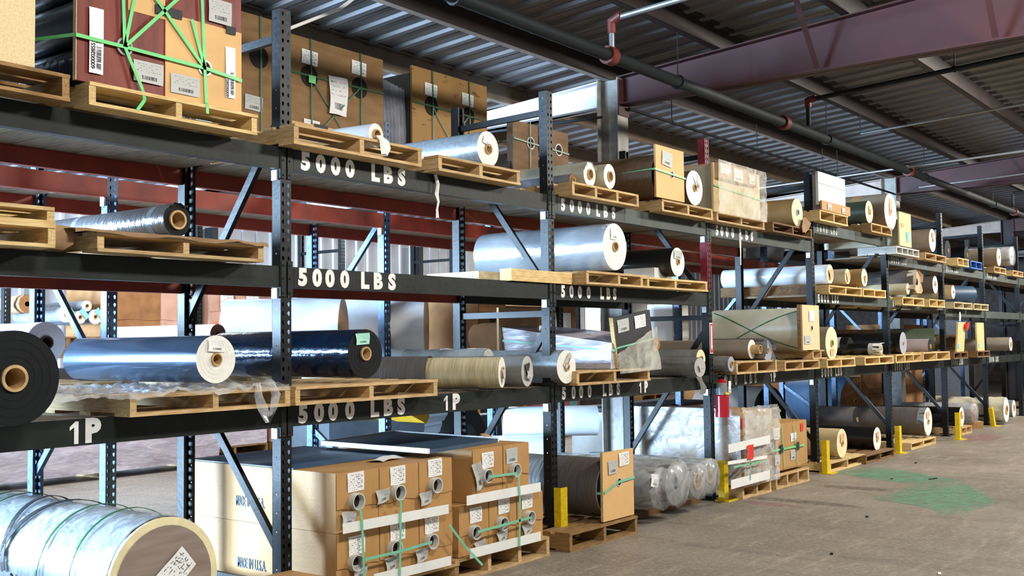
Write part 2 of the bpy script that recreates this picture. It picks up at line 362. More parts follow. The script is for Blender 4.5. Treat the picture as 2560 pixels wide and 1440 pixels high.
# ================================================================ THE SETTING
def struct(o): o['kind'] = 'structure'; return o
fl = struct(MB().box(-10, 36, -9, 11, -.1, 0).build('floor', 'floor'))
def patch(pts, m, z=.0015):
    b = MB(); c = (sum(p[0] for p in pts) / len(pts), sum(p[1] for p in pts) / len(pts), z)
    b.add([(x, y, z) for x, y in pts] , [list(range(len(pts)))])
    o = b.build('floor_paint', m, fl); return o
def ccw(p):
    a = sum(p[i][0] * p[(i + 1) % len(p)][1] - p[(i + 1) % len(p)][0] * p[i][1] for i in range(len(p)))
    return p if a > 0 else p[::-1]
patch(ccw([(7.515,-0.16), (7.955,-0.177), (8.395,-0.227), (8.283,-0.424), (8.07,-0.799), (7.782,-1.134), (7.544,-1.553), (7.005,-1.202), (7.185,-0.788)]), 'paint_green')
patch(ccw([(5.782,-1.181), (6.338,-1.199), (7.025,-1.177), (7.247,-1.364), (7.461,-1.536), (7.011,-1.761), (6.178,-2.165), (5.552,-2.09), (5.24,-1.983), (5.604,-1.687), (5.751,-1.404)]), 'paint_green', .003)
patch(ccw([(12.501,-0.158), (13.309,-0.206), (12.875,-0.698), (12.03,-0.732), (11.849,-0.409)]), 'paint_pink')
patch(ccw([(5.094,-0.184), (5.207,-0.499), (5.072,-0.851), (4.982,-0.876), (4.97,-0.565)]), 'paint_pink')
patch(ccw([(6.538,-0.446), (6.619,-1.129), (6.381,-1.167), (6.315,-0.532)]), 'scuff_dark', .002)
patch(ccw([(5.484,0.167), (5.439,-1.086), (5.22,-1.371), (5.291,0.072)]), 'scuff_dark', .002)
# small litter on the floor
for i, (x, y, l, a, m) in enumerate([(2.073,-0.169, .07, .8, 'white_paper'), (8.879,-0.643, .09, .2, 'pipe_dark'), (7.525,-1.219, .14, -.3, 'pipe_dark'), (7.311,-0.869, .05, .1, 'pipe_dark'), (2.973,-2.549, .05, .2, 'white_paper'), (4.834,-1.463, .04, .5, 'pipe_dark'), (3.209,-1.783, .04, .3, 'pipe_dark')]):
    o = MB().bar((-l / 2, 0, .005), (l / 2, .004, .006), .018, .006).build('litter', m); o.location = (x, y, 0); o.rotation_euler.z = a
    tag(o, ['white paper scrap on the floor by the nearest yellow guard', 'thin dark sliver on the floor beyond the long green paint patch', 'long dark wood sliver lying just past the green paint patch', 'tiny dark sliver inside the far green paint patch', 'white paper fleck at the bottom edge of the aisle floor', 'dark chip on the floor short of the green patch', 'dark chip lying alone in the middle of the aisle floor'][i], 'litter')

def roof(y): return 4.23 - .07 * y
# corrugated roof sheets, ribs running down the slope
ceil = MB(); prof = [(0, 0), (.11, 0), (.125, .028), (.19, .028), (.205, 0), (.255, 0), (.262, .008), (.285, .008), (.292, 0)]
xs = []
x = -8.0
while x < 36:
    xs += [(x + a, -d) for a, d in prof]; x += .305
ys = [-9, -3, 0, 3, 7, 11]
vs = [(px, y, roof(y) + .2 + pz) for y in ys for px, pz in xs]; n = len(xs)
ceil.add(vs, [(j * n + i, (j + 1) * n + i, (j + 1) * n + i + 1, j * n + i + 1) for j in range(len(ys) - 1) for i in range(n - 1)])
ceil.add([(-8, -9, roof(-9) + .26), (36, -9, roof(-9) + .26), (36, 11, roof(11) + .26), (-8, 11, roof(11) + .26)], [(0, 1, 2, 3)])
ceiling = struct(ceil.build('ceiling', 'roof_sheet'))
# purlins (Z sections) along x, sitting on the girders
for y, m, mf in [(-6.2, 'purlin_red', 'purlin_red'), (-5, 'purlin_red', 'purlin_red'), (-3.75, 'purlin_red', 'purlin_red'), (-2.5, 'purlin_red', 'purlin_red'), (-1.25, 'purlin_red', 'purlin_red'), (0, 'purlin_red', 'purlin_red'),
                 (1.27, 'purlin_red', 'flange_pale'), (2.5, 'purlin_tan', 'purlin_tan'), (3.75, 'purlin_tan', 'purlin_tan'), (5, 'purlin_tan', 'purlin_tan'), (6.25, 'purlin_tan', 'purlin_tan'), (7.5, 'purlin_tan', 'purlin_tan')]:  # tan rear purlins and the pale flange have the daylight put into their colour
    z = roof(y); b = MB(); dz = .205 if y != 1.27 else .2
    b.box(-8, 36, y - .004, y + .004, z, z + .195)
    b.box(-8, 36, y - .07, y, z + .186, z + .195); b.box(-8, 36, y, y + .075, z, z + .009, 1)
    b.box(-8, 36, y + .067, y + .075, z + .009, z + .03, 1)
    b.build('roof_purlin', [m, mf], ceiling)
# tapered portal girders with columns
def girder(X, zb, first):
    for (y0, y1, m) in ((-9, 1.14, 'girder_red'), (1.40, 11, 'steel_white' if first else 'flange_pale')):
        b = MB(); t0, t1 = roof(y0), roof(y1)
        b.hexa([(X - .006, y0, zb), (X + .006, y0, zb), (X + .006, y1, zb if y1 < 6 else zb - .1), (X - .006, y1, zb if y1 < 6 else zb - .1)], [(X - .006, y0, t0), (X + .006, y0, t0), (X + .006, y1, t1), (X - .006, y1, t1)])
        for za, zc in ((zb, zb), (t0 - .012, t1 - .012)):
            if y1 > 6 and za == zb: zc = zb - .1
            b.hexa([(X - .09, y0, za), (X + .09, y0, za), (X + .09, y1, zc), (X - .09, y1, zc)], [(X - .09, y0, za + .012), (X + .09, y0, za + .012), (X + .09, y1, zc + .012), (X - .09, y1, zc + .012)])
        b.build('roof_girder', m, ceiling)
        # stiffener plates and flange braces
    for yy in (-.95, -2.45, -3.7):
        MB().bar((X - .1, yy, zb + .02), (X - .55, yy + .0, roof(yy) + .1), .05, .006).build('girder_brace', 'girder_red', ceiling)
for i, X in enumerate((5.45, 14.27, 22.6, 31)): girder(X, 3.86, i == 0)
for i, (X, m) in enumerate([(5.45, 'steel_grey'), (14.27, 'steel_grey'), (22.6, 'purlin_red')]):
    t = thing('steel_column', ['pale grey steel building column between the rack rows under the white girder', 'grey steel column further along under the second red girder', 'dark steel column near the far end of the racks'][i], 'column', (X, 1.27, 0))
    b = MB(); b.box(-.1, .1, -.125, -.113, 0, roof(1.27)); b.box(-.1, .1, .113, .125, 0, roof(1.27)); b.box(-.005, .005, -.113, .113, 0, roof(1.27))
    b.build('column_shaft', m, t, local=True)
    MB().box(-.16, .16, -.17, .17, 0, .02).build('base_plate', m, t, local=True)
    MB().box(-.1, .1, -.14, -.126, 3.75, roof(1.27) - .02).build('end_plate', 'girder_red', t, local=True)
# back wall: ribbed pale metal sheets; end wall
wb = MB(); xs = []; x = -4
while x < 36: xs += [(x, 0), (x + .12, 0), (x + .14, .03), (x + .19, .03), (x + .21, 0)]; x += .3
n = len(xs); wb.add([(px, 10.2 - d, z) for z in (0, 4.4) for px, d in xs], [(i, i + 1, n + i + 1, n + i) for i in range(n - 1)])
struct(wb.build('wall_back', 'wall_sheet'))
for xx in (2, 7, 12, 17, 22): tag(MB().box(xx, xx + .12, 9.9, 10.1, 0, 3.4).build('wall_stud', 'post_black', None), None, None, kind='structure')
struct(MB().box(34, 34.2, -9, 10.2, 0, 5).build('wall_end', 'wall_block'))

# ================================================================ PIPES UNDER THE ROOF
def pipe(name, label, pts, r, m, cat='pipe', seg=12, hang=None, joints=None, jm='pipe_red'):
    t = thing(name, label, cat, pts[0])
    MB().tube(pts, r, seg).build('pipe_run', m, t)
    for a in hang or []:
        y, z = a[1], a[2]; MB().cyl((a[0], y, z), (a[0], y, a[3] if len(a) > 3 else roof(y)), .006, seg=6).cyl((a[0] - .01, y, z), (a[0] + .01, y, z), r * 1.3, seg=12).build('hanger', 'pipe_dark', t)
    for j in joints or []:
        a, bb = Vector(j[0]), Vector(j[1]); MB().cyl(a, bb, r * 1.45, seg=12).build('coupling', jm, t)
    return t
pipe('sprinkler_main', 'long dark sprinkler main running below the girders over the rack front', [(-4, .05, 3.77), (34, .05, 3.77)], .052, 'pipe_dark', seg=16,
     hang=[(x, .05, 3.77) for x in (1.5, 4.6, 8.2, 12, 16)], joints=[((x, .05, 3.77), (x + .1, .05, 3.77)) for x in (3.4, 6.9, 11.2, 17.5)])
pipe('sprinkler_branch', 'branch pipe with red elbow crossing the roof left of the red girder', [(3.6, .12, 3.8), (3.6, .12, 4.12), (3.6, -6, 4.45)], .024, 'pipe_steel', joints=[((3.6, .12, 4.1), (3.6, .03, 4.14)), ((3.6, .12, 4.0), (3.6, .12, 4.12)), ((3.6, .12, 3.82), (3.6, .12, 3.88))])
pipe('sprinkler_branch', 'dark branch pipe with elbow just beyond the first red girder', [(7.4, -.05, 3.8), (7.4, -.05, 4.08), (7.4, -6, 4.42)], .026, 'pipe_dark', joints=[((7.4, -.05, 4.0), (7.4, -.05, 4.1)), ((7.4, -.05, 4.08), (7.4, -.14, 4.09))], hang=[(7.4, -1.6, 4.17), (7.4, -2.4, 4.2)])
pipe('electric_conduit', 'thin pale conduit crossing the roof sheets between two purlins', [(9.2, .0, 3.98), (9.2, -6, 4.3)], .013, 'pipe_steel', 'conduit', hang=[(9.2, 0, 3.98)])
pipe('electric_conduit', 'bright steel conduit crossing over the white boxed crate', [(11.1, 2.4, 3.72), (11.1, -5, 3.97)], .016, 'pipe_steel', 'conduit', hang=[(11.1, 1.0, 3.77), (11.1, -1.8, 3.88)])
pipe('electric_conduit', 'thin conduit in front of the second red girder', [(13.6, .6, 3.85), (13.6, -5, 4.05)], .012, 'pipe_steel', 'conduit')
pipe('sprinkler_branch', 'short dark drop pipe beyond the second girder', [(16.8, -.1, 3.8), (16.8, -.1, 4.02), (16.8, -3, 4.2)], .024, 'pipe_dark')
pipe('black_cable_pipe', 'thin black pipe running along the rack behind the pale column', [(5.5, 1.1, 3.83), (14, 1.1, 3.83)], .016, 'pipe_dark', hang=[(6.4, 1.1, 3.83), (8.6, 1.1, 3.83), (10.8, 1.1, 3.83)])
pipe('black_cable_pipe', 'thin black pipe reaching back from the pale column', [(5.3, 1.3, 3.74), (5.3, 2.9, 3.78)], .014, 'pipe_dark')
pipe('white_conduit', 'bright white bent conduit above the nearest rack post', [(0.586,0.646,3.45), (1.102,0.723,3.72), (1.355,0.788,3.9)], .011, 'white_vinyl', 'conduit')

# ================================================================ RACK ROWS
def post_mesh(name, m, H=3.31):
    b = MB(); p = .05; n = int(H / p); hw = .038; D = .07
    def cell(o, ax, ay, w_, h_, rx, ry):
        # rectangle with an eight sided hole
        o = Vector(o); ax = Vector(ax); ay = Vector(ay)
        out = [(w_, 0), (w_, h_), (0, h_), (-w_, h_), (-w_, 0), (-w_, -h_), (0, -h_), (w_, -h_)]
        inn = [(rx * math.cos(a), ry * math.sin(a) * (1 if math.sin(a) > 0 else 1.25)) for a in [i * PI / 4 for i in range(8)]]
        inn = [(x * (.7 if i in (5, 6, 7) else 1), y) for i, (x, y) in enumerate(inn)]
        b.add([o + ax * x + ay * y for x, y in out] + [o + ax * x + ay * y for x, y in inn], [(i, (i + 1) % 8, 8 + (i + 1) % 8, 8 + i) for i in range(8)])
    for i in range(n):
        z = p * (i + .5)
        for sx in (-1, 1): cell((sx * hw / 2, 0, z), (1, 0, 0), (0, 0, 1), hw / 2, p / 2, .0085, .012)
    for i in range(n // 2):
        cell((-hw, D / 2, p * 2 * (i + .5)), (0, -1, 0), (0, 0, 1), D / 2, p, .004, .004)
    b.box(-hw, -hw + .002, .002, D, 0, .001); b.box(hw - .002, hw, .001, D, 0, n * p)
    b.box(-hw, -hw + .018, D - .002, D, 0, n * p); b.box(hw - .018, hw, D - .002, D, 0, n * p)
    b.box(-.06, .06, -.03, .1, 0, .008)
    return b.mesh(name, m)
PM = {m: post_mesh('post_' + m, m) for m in ('post_black', 'post_red', 'post_blue')}
def brace(parent, x, a, c, m='post_black', w_=.045):
    MB().bar((x, a[0], a[1]), (x, c[0], c[1]), .03, w_, up=(0, -(c[1] - a[1]), c[0] - a[0])).build('brace', m, parent)
def lettering(parent, items, m='white_vinyl', y=-.0025, h=.098, sx=.85, name='lettering'):
    for ch, x, z in items:
        g = glyph(ch, h * 1.4, .06); b = MB()
        b.add([(v.co.x * sx + x, y - v.co.z, v.co.y + z) for v in g.vertices], [list(p_.vertices) for p_ in g.polygons]); b.build('letter', m, parent)
def beam(parent, x0, x1, z0, z1, y, m, facing=-1, clips=True):
    # box beam with a stepped ledge and a bolted end plate at each post
    b = MB(); yo = y; yi = y - facing * .045
    b.box(x0, x1, min(yo, yi), max(yo, yi), z0, z1 - .025); b.box(x0, x1, min(yo, yo - facing * .028), max(yo, yo - facing * .028), z1 - .025, z1)
    o = b.build('beam', m, parent)
    if clips:
        for xe, s in ((x0, 1), (x1, -1)):
            c = MB(); c.box(min(xe, xe + s * .006), max(xe, xe + s * .006), min(yo + facing * .006, yi), max(yo + facing * .006, yi), z0 - .05, z1 + .03)
            ya = yo + facing * .006; c.box(min(xe, xe - s * .032), max(xe, xe - s * .032), min(ya, ya + facing * .003), max(ya, ya + facing * .003), z0 - .05, z1 + .03)
            for dz in (-.03, .05, .12): c.cyl((xe - s * .016, ya + facing * .003, z0 + dz), (xe - s * .016, ya + facing * .008, z0 + dz), .006, seg=6)
            c.build('beam_clip', m, o)
    return o
BX = [-2.515, 0, 2.515, 5.03, 7.545, 10.06, 12.6, 14.97, 17.5, 20, 22.5]
rack = thing('pallet_rack', 'front row of dark green pallet racking facing the aisle, loaded on three levels', 'pallet rack', (0, 0, 0))
L1, L2, L3 = (1.01, 1.13), (1.765, 1.88), (2.41, 2.53)
L3H = (2.63, 2.75); L2H = (1.85, 1.95)
ZIG = {1: 'B', 2: 'B', 0: 'A', 3: 'A', 4: 'A', 5: 'A', 6: 'A', 7: 'B', 8: 'A', 9: 'B', 10: 'A'}
HW = .038
for i, X in enumerate(BX):
    k = i - 1; y0 = 0
    put('post', PM['post_black'], rack, (X, 0, 0)); put('post', PM['post_black'], rack, (X, .92, 0), (0, 0, PI))
    if k == 2:  # the replaced post is red from the middle shelf up
        b = MB(); b.box(X - .041, X + .041, -.003, -.002, 9, 9)
    if k < 0: continue
    t_ = ZIG.get(k, 'A'); f, r_ = .05, .87
    brace(rack, X, (f, 3.15), (r_, 3.13)); 
    if t_ == 'A':
        brace(rack, X, (f, 2.7), (r_, 1.62)); brace(rack, X, (f, .33), (r_, 1.3)); brace(rack, X, (f, .15), (r_, .15))
    else:
        brace(rack, X, (f, 1.85), (r_, 2.95)); brace(rack, X, (f, 1.55), (r_, .4)); brace(rack, X, (f, 1.66), (r_, 1.66)); brace(rack, X, (f, .15), (r_, .15))
    # bright protector clips bolted inside the post under each beam
    if k < 4:
        for z in (L1[0] - .06, L2[0] - .06, L3[0] - .06): MB().box(X - .055, X - .039, .012, .055, z, z + .055).build('post_clip', 'clip_metal', rack)
def levels(k):
    lv = {'1': L1, '2': L2, '3': L3}
    if k == 3: lv['2'] = L2H; lv['3'] = L3H
    if k == 4: lv['2'] = L2H
    if k == 2: lv.pop('2')
    return lv
BOARD = {}
def board_mesh(w_, d, th, m, key):
    k = (w_, d, th, m)
    if k not in BOARD: BOARD[k] = MB().box(-w_ / 2, w_ / 2, 0, d, 0, th).mesh(key, m)
    return BOARD[k]
front_beams = {}
for i in range(len(BX) - 1):
    k = i - 1; x0, x1 = BX[i] + HW, BX[i + 1] - HW
    for lv, (za, zb) in levels(k).items():
        m = 'beam_green' if (lv == '3' and k >= 1) or (lv == '2' and k >= 3) else 'beam_black'
        front_beams[(k, lv)] = beam(rack, x0, x1, za, zb, 0, m)
        mr = {'1': 'beam_black', '2': 'beam_red' if k <= 0 else 'beam_black', '3': 'beam_red' if k <= 0 else ('beam_orange' if k <= 2 else 'beam_black')}[lv]
        beam(rack, x0, x1, za, zb, .92, mr, facing=1, clips=False)
        nb = 14 if k < 6 else 7; pitch = (x1 - x0) / nb
        for j in range(nb):
            if k >= 6 and lv != '3': continue
            w_ = pitch - random.uniform(.006, .02)
            put('deck_board', board_mesh(round(w_, 2), .82, .022, 'deck_y', 'deck_board'), rack, (x0 + pitch * (j + .5), .05, zb - .024 + random.uniform(-.002, .002)))
# red overpaint of one post: a slim red sleeve of the same holed section
for X, z in ((5.03, 1.78),):
    b = MB(); b.box(X - .0405, X - .039, .0, .07, z, 2.38); b.box(X - .0405, X - .039, 0, .07, 2.56, 3.31)
    for za, zc in ((z + .13, 2.38), (2.56, 3.31)):
        for s in (-1, 0, 1): b.box(X + s * .0335 - (.0045 if s else .006), X + s * .0335 + (.0045 if s else .006), -.0025, -.0005, za, zc)
    b.build('post_cover', 'post_red', rack)
# load lettering on the beams
seq = '5000LBS'
def put_letters(k, lv, xs, z0, z1, m='white_vinyl', mats=None, h=None, dz=0, sx=.85, chars=seq):
    zc = (z0 + z1) / 2 + dz; h = h or (z1 - z0) * .78
    if k <= 0: sx = 1.02
    lettering(front_beams[(k, lv)], [(c, x, zc) for c, x in zip(chars, xs)], m, h=h, sx=sx)
put_letters(0, '1', [0.118, 0.235, 0.341, 0.472, 0.671, 0.786, 0.901], *L1)
put_letters(0, '1', [1.316, 1.415], *L1, chars='1P')
put_letters(0, '2', [0.118, 0.224, 0.321, 0.436, 0.597, 0.707, 0.828], *L2)
put_letters(0, '3', [0.141, 0.254, 0.368, 0.482, 0.689, 0.799, 0.919], *L3)
put_letters(-1, '1', [-1.232, -1.144], *L1, chars='1P', h=.1)
put_letters(1, '1', [2.645, 2.771, 2.873, 2.989, 3.199, 3.292, 3.405], *L1, h=.083)
put_letters(1, '1', [3.747, 3.838], *L1, chars='1P', h=.085)
put_letters(1, '2', [2.654, 2.765, 2.878, 2.999, 3.187, 3.281, 3.376], *L2, h=.083)
put_letters(1, '3', [2.671, 2.788, 2.897, 3.013, 3.15, 3.261, 3.38], *L3, h=.085)
put_letters(2, '1', [5.217, 5.316, 5.418, 5.529, 5.74, 5.858, 5.968], *L1, h=.085, m='worn_vinyl')
put_letters(2, '1', [6.339, 6.427], *L1, chars='1P', h=.085)
put_letters(2, '3', [5.204, 5.303, 5.413, 5.534, 5.718, 5.844, 5.964], *L3, h=.085)
for k, lv, ua, ub, va, m in ((3, '1', 2055, 2109, 933, 'white_vinyl'), (3, '2', 2050, 2105, 750, 'white_vinyl'), (4, '1', 2242, 2269, 918, 'worn_vinyl'), (4, '2', 2236, 2265, 764, 'worn_vinyl')):
    pass
for k, lv, xa, m, h in ((3, '1', 7.72, 'white_vinyl', .085), (3, '2', 7.68, 'white_vinyl', .08), (3, '3', 7.7, 'worn_vinyl', .075), (4, '1', 10.25, 'worn_vinyl', .08), (4, '2', 10.25, 'worn_vinyl', .075), (4, '3', 10.25, 'worn_vinyl', .075), (5, '1', 12.9, 'worn_vinyl', .08), (5, '3', 12.8, 'worn_vinyl', .07), (6, '1', 15.15, 'worn_vinyl', .08), (6, '3', 15.2, 'worn_vinyl', .07)):
    lv_ = levels(k)[lv]; put_letters(k, lv, [xa + d for d in (0, .09, .18, .27, .42, .5, .58)], *lv_, m=m, h=h)
# darker rectangles where old stickers were
for k, lv, a, c in ((0, '3', .02, 1.0), (0, '2', .02, .95), (1, '3', .05, .75), (1, '3', 1.0, 1.25), (2, '3', .02, .8), (3, '3', .3, 1.3), (4, '3', 1.1, 1.7), (5, '2', .4, .9)):
    za, zb = levels(k)[lv]; MB().box(BX[k + 1] + HW + a, BX[k + 1] + HW + c, -.0012, -.0002, za + .006, zb - .006).build('beam_patch', 'beam_black' if lv == '2' or k == 0 else 'patch_grey', front_beams[(k, lv)])

# second rack row, back to back behind the first
rack2 = thing('pallet_rack', 'second rack row with red beams and blue-black posts standing behind the front row', 'pallet rack', (0, 1.66, 0))
for i, X in enumerate(BX[:10]):
    p1 = put('post', PM['post_blue' if i != 3 else 'post_black'], rack2, (X, 0, 0)); put('post', PM['post_blue'], rack2, (X, .94, 0), (0, 0, PI))
    brace(rack2, X, (1.71, 3.15), (2.55, 3.13), 'post_blue'); brace(rack2, X, (1.71, 1.5), (2.55, .6), 'post_blue') if i % 2 else brace(rack2, X, (1.71, .15), (2.55, .72), 'post_blue')
    brace(rack2, X, (1.71, 2.5), (2.55, 1.58), 'post_blue') if i in (2, 4, 5) else brace(rack2, X, (1.71, 1.2), (2.55, 2.1), 'post_blue')
for i in range(9):
    x0, x1 = BX[i] + HW, BX[i + 1] - HW
    for n_, (za, zb) in enumerate((L1, L3)):
        beam(rack2, x0, x1, za, zb, 1.66, 'beam_red' if n_ else 'beam_black', clips=False); beam(rack2, x0, x1, za, zb, 2.6, 'beam_red' if n_ else 'beam_black', facing=1, clips=False)
        nb = 12; pitch = (x1 - x0) / nb
        for j in range(nb):
            put('deck_board', board_mesh(round(pitch - random.uniform(.006, .02), 2), .85, .022, 'deck_y', 'deck_board'), rack2, (x0 + pitch * (j + .5), .045, zb - .024))
    if i < 4:
        for xx in (BX[i + 1] - .055,): MB().box(xx, xx + .016, 1.672, 1.715, L3[0] - .055, L3[0]).build('post_clip', 'label_peach' if i % 2 else 'clip_metal', rack2)
# third rack row across the next aisle
rack3 = thing('pallet_rack', 'distant rack row across the next aisle in front of the pale ribbed wall', 'pallet rack', (0, 7, 0))
X3 = (2.1, 4.62, 7.14, 9.66, 12.18, 14.7)
for i, X in enumerate(X3):
    put('post', PM['post_black'], rack3, (X, 0, 0)); put('post', PM['post_black'], rack3, (X, .95, 0), (0, 0, PI))
    brace(rack3, X, (7.05, 2.85), (7.9, 2.85)); brace(rack3, X, (7.05, 1.5), (7.9, 2.4)); brace(rack3, X, (7.05, 1.2), (7.9, .4))
for i in range(5):
    for za in (1.44,) if i else (1.44, ):
        beam(rack3, X3[i] + HW, X3[i + 1] - HW, za - .1, za, 7, 'pine_x' if i == 0 else 'beam_black', clips=False); beam(rack3, X3[i] + HW, X3[i + 1] - HW, za - .1, za, 7.95, 'beam_black', facing=1, clips=False)
        MB().box(X3[i] + HW, X3[i + 1] - HW, 7.05, 7.9, za - .025, za).build('shelf_panel', 'deck_y', rack3)

# yellow guard plates bolted to the floor in front of the posts
gm = MB(); gm.box(-.042, .042, 0, .012, 0, 1); gm.box(-.042, -.03, .012, .06, 0, 1); gm = gm.mesh('guard', 'yellow')
gf = MB(); gf.box(-.06, .15, -.05, .09, 0, .008); gf.cyl((.1, .02, .008), (.1, .02, .02), .012, seg=6); gf = gf.mesh('guard_foot', 'yellow')
guards = [(-0.04, -.1, .18, 0, 'at the nearest post, cut by the bottom edge'), (2.5, -.09, .40, 0, 'at the post beside the stacked cartons'), (5.04, -.12, .36, 0, 'below the red fire extinguisher'), (7.42, -.16, .35, 0, 'between the strapped cardboard crate and the sand coloured roll'), (9.85, -.17, .34, 0, 'before the big brown roll with white end'), (12.1, -.3, .38, 0, 'before the far black roll'), (14.75, -.15, .34, -.42, 'leaning askew near the far end')]
for x, y, h, tl, l in guards:
    t = thing('guard_post', 'yellow post guard ' + l, 'post guard', (x, y, 0), group='yellow post guards')
    put('guard_plate', gm, t, (0, 0, .006), (0, tl, 0), (1, 1, h)); put('foot_plate', gf, t)

# ================================================================ BUILDERS FOR THE GOODS
from mathutils import noise as mnoise
def pallet(label, x0, x1, y0, z, H=.115, D=1.05, wood='pine', ns=3, rz=0, group=None, nt=7, lead=True):
    W = round(x1 - x0, 2); t = thing('wooden_pallet' if 'plastic' not in wood else 'plastic_pallet', label, 'pallet', (x0, y0, z), (0, 0, rz), group)
    th = .016; sw = .034 if W > .6 else .026; wx, wy = wood + '_x', wood + '_y'
    sk = ('st', H, D, wy, sw)
    if sk not in BOARD: BOARD[sk] = MB().box(0, sw, 0, D, th, H - th).mesh('stringer', wy)
    for i in range(ns): put('stringer', BOARD[sk], t, ((W - sw) * i / (ns - 1), 0, 0))
    for nm, n_, zz in (('top_board', nt, H - th), ('bottom_board', 4, 0)):
        for j in range(n_):
            bw = .125 if j in (0, n_ - 1) else .085
            key = ('b', W, bw, wx)
            if key not in BOARD: BOARD[key] = MB().box(0, W, 0, bw, 0, th).mesh('board', wx)
            yy = (D - bw) * j / (n_ - 1) + (random.uniform(-.006, .006) if 0 < j < n_ - 1 else (-.004 if j == 0 else .004))
            put(nm, BOARD[key], t, (random.uniform(-.004, .004), yy, zz), (0, 0, random.uniform(-.004, .004)))
    return t
def barrel(r, L, seg=40, nr=6, amp=0, r1=None, seed=0, y0=0, fall=0):
    b = MB(); r1 = r if r1 is None else r1; nr = max(nr, 2) if not amp else max(10, int(L / .06)); seg = seg if not amp else 56
    for j in range(nr + 1):
        a = j / nr; rr = r + (r1 - r) * a
        for i in range(seg):
            t = 2 * PI * i / seg; q = rr
            if amp:
                v = Vector((math.cos(t) * 2.2 + seed, a * L * 5, math.sin(t) * 2.2)); q = rr * (1 + amp * (mnoise.noise(v * 1.3) * 1.0 + .5 * mnoise.noise(v * 4)))
                if fall and math.sin(t) < -.3: q = min(q, rr * 1.0 / max(.35, -math.sin(t)) * .96)
            b.v.append((q * math.cos(t), y0 + a * L, r + q * math.sin(t)))
    for j in range(nr):
        for i in range(seg):
            b.f.append([j * seg + i, (j + 1) * seg + i, (j + 1) * seg + (i + 1) % seg, j * seg + (i + 1) % seg]); b.mi.append(0); b.sm.append(True)
    return b
def label_sheet(t, name, c, w_, h_, ang, m, y=-.004, bow=.003, n=3, part_label=None):
    ca, sa = math.cos(ang), math.sin(ang)
    return MB().sheet((c[0], y, c[1]), (ca, 0, sa), (-sa, 0, ca), w_, h_, 0, bow, n).build(name, m, t, part_label, local=True)
def roll(label, x, z, r, y0=-.05, L=1.2, body='film_silver', end='roll_end_white', cr=None, core='tube_card', yaw=0, pitch=0, tags=(), group=None,
         name='film_roll', amp=0, r1=None, bag=None, out=.012, tape=(), nocore=False, cat='roll', collar=None, lip=0):
    cr = cr or max(.03, r * .27)
    t = thing(name, label, cat, (x, y0, z - r), (pitch, 0, yaw), group)
    b = barrel(r, L, amp=amp, r1=r1, seed=x)
    b.build('wound_body', body, t, local=True)
    e = MB(); e2 = MB(); e2.ring(L, 0.004, (r1 or r) * .995, 40, 0, face=1); e2.v = [(a, bb, c + r) for a, bb, c in e2.v]; e2.build('far_end_face', end, t, local=True)
    for y, s, rr in ((0, -1, r),):
        e.ring(y - s * .0 - (lip if s < 0 else 0), cr * .96, rr * (.995 if not amp else 1.0), 40, 0, face=s)
        if s < 0:
            for q in (.45, .62, .8): e.ring(y - lip - .0012, r * q, r * (q + .012), 40, 0, face=s)
            if lip: e.cyl((0, -lip, 0), (0, 0, 0), r * .995, seg=40, caps=False)
    e.v = [(a, bb, c + r) for a, bb, c in e.v]; e.build('end_face', end, t, local=True)
    if not nocore:
        c = MB(); ci = cr * .78; s_ = 28
        c.ring(-out - lip, ci, cr, s_, 0, -1); c.cyl((0, -out - lip, 0), (0, .02, 0), cr, seg=s_, caps=False)
        A = [(math.cos(q) * ci, y, math.sin(q) * ci) for y in (-out - lip, .22) for q in [2 * PI * i / s_ for i in range(s_)]]
        c.add(A, [(i, s_ + i, s_ + (i + 1) % s_, (i + 1) % s_) for i in range(s_)], 0, True)
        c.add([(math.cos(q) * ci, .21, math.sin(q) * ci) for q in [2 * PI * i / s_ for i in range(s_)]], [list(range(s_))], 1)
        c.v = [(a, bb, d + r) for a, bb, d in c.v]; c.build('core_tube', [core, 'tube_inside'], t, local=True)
    for g in tags:
        dx, dz, w_, h_, an, m = g[:6]; label_sheet(t, 'paper_label', (dx, dz + r), w_, h_, an, m, y=-lip - (g[6] if len(g) > 6 else .006), bow=.004)
    for yy, ww, m in tape:
        k = barrel(r * 1.006, ww, y0=yy, nr=2); k.v = [(a, bb, c - r * .006) for a, bb, c in k.v]; k.build('tape_band', m, t, local=True)
    if bag:
        k = barrel(r * 1.05, L + .03, amp=.07, seed=x + 3, y0=-.03); k.v = [(a, bb, c - r * .05) for a, bb, c in k.v]
        n0 = len(k.v); seg = 56
        k.add([(0, -.05, r)], []); base = n0
        for i in range(seg): k.f.append([base, i, (i + 1) % seg]); k.mi.append(0); k.sm.append(True)
        k.build('plastic_bag', bag, t, local=True)
    if collar:   # torn flap of wrapping standing off the near end
        col, a0, a1, ln = collar; k = MB(); nseg = 10
        P_ = []
        for i in range(nseg + 1):
            a = a0 + (a1 - a0) * i / nseg
            for q, yy, rr in ((0, .09, 1.01), (1, -ln * (.6 + .4 * math.sin(i * 1.7)), 1.03 + .06 * math.sin(i * 2.3))): P_.append((r * rr * math.cos(a), yy, r + r * rr * math.sin(a)))
        k.add(P_, [(2 * i, 2 * i + 1, 2 * i + 3, 2 * i + 2) for i in range(nseg)], 0, True); k.build('torn_flap', col, t, local=True)
    return t
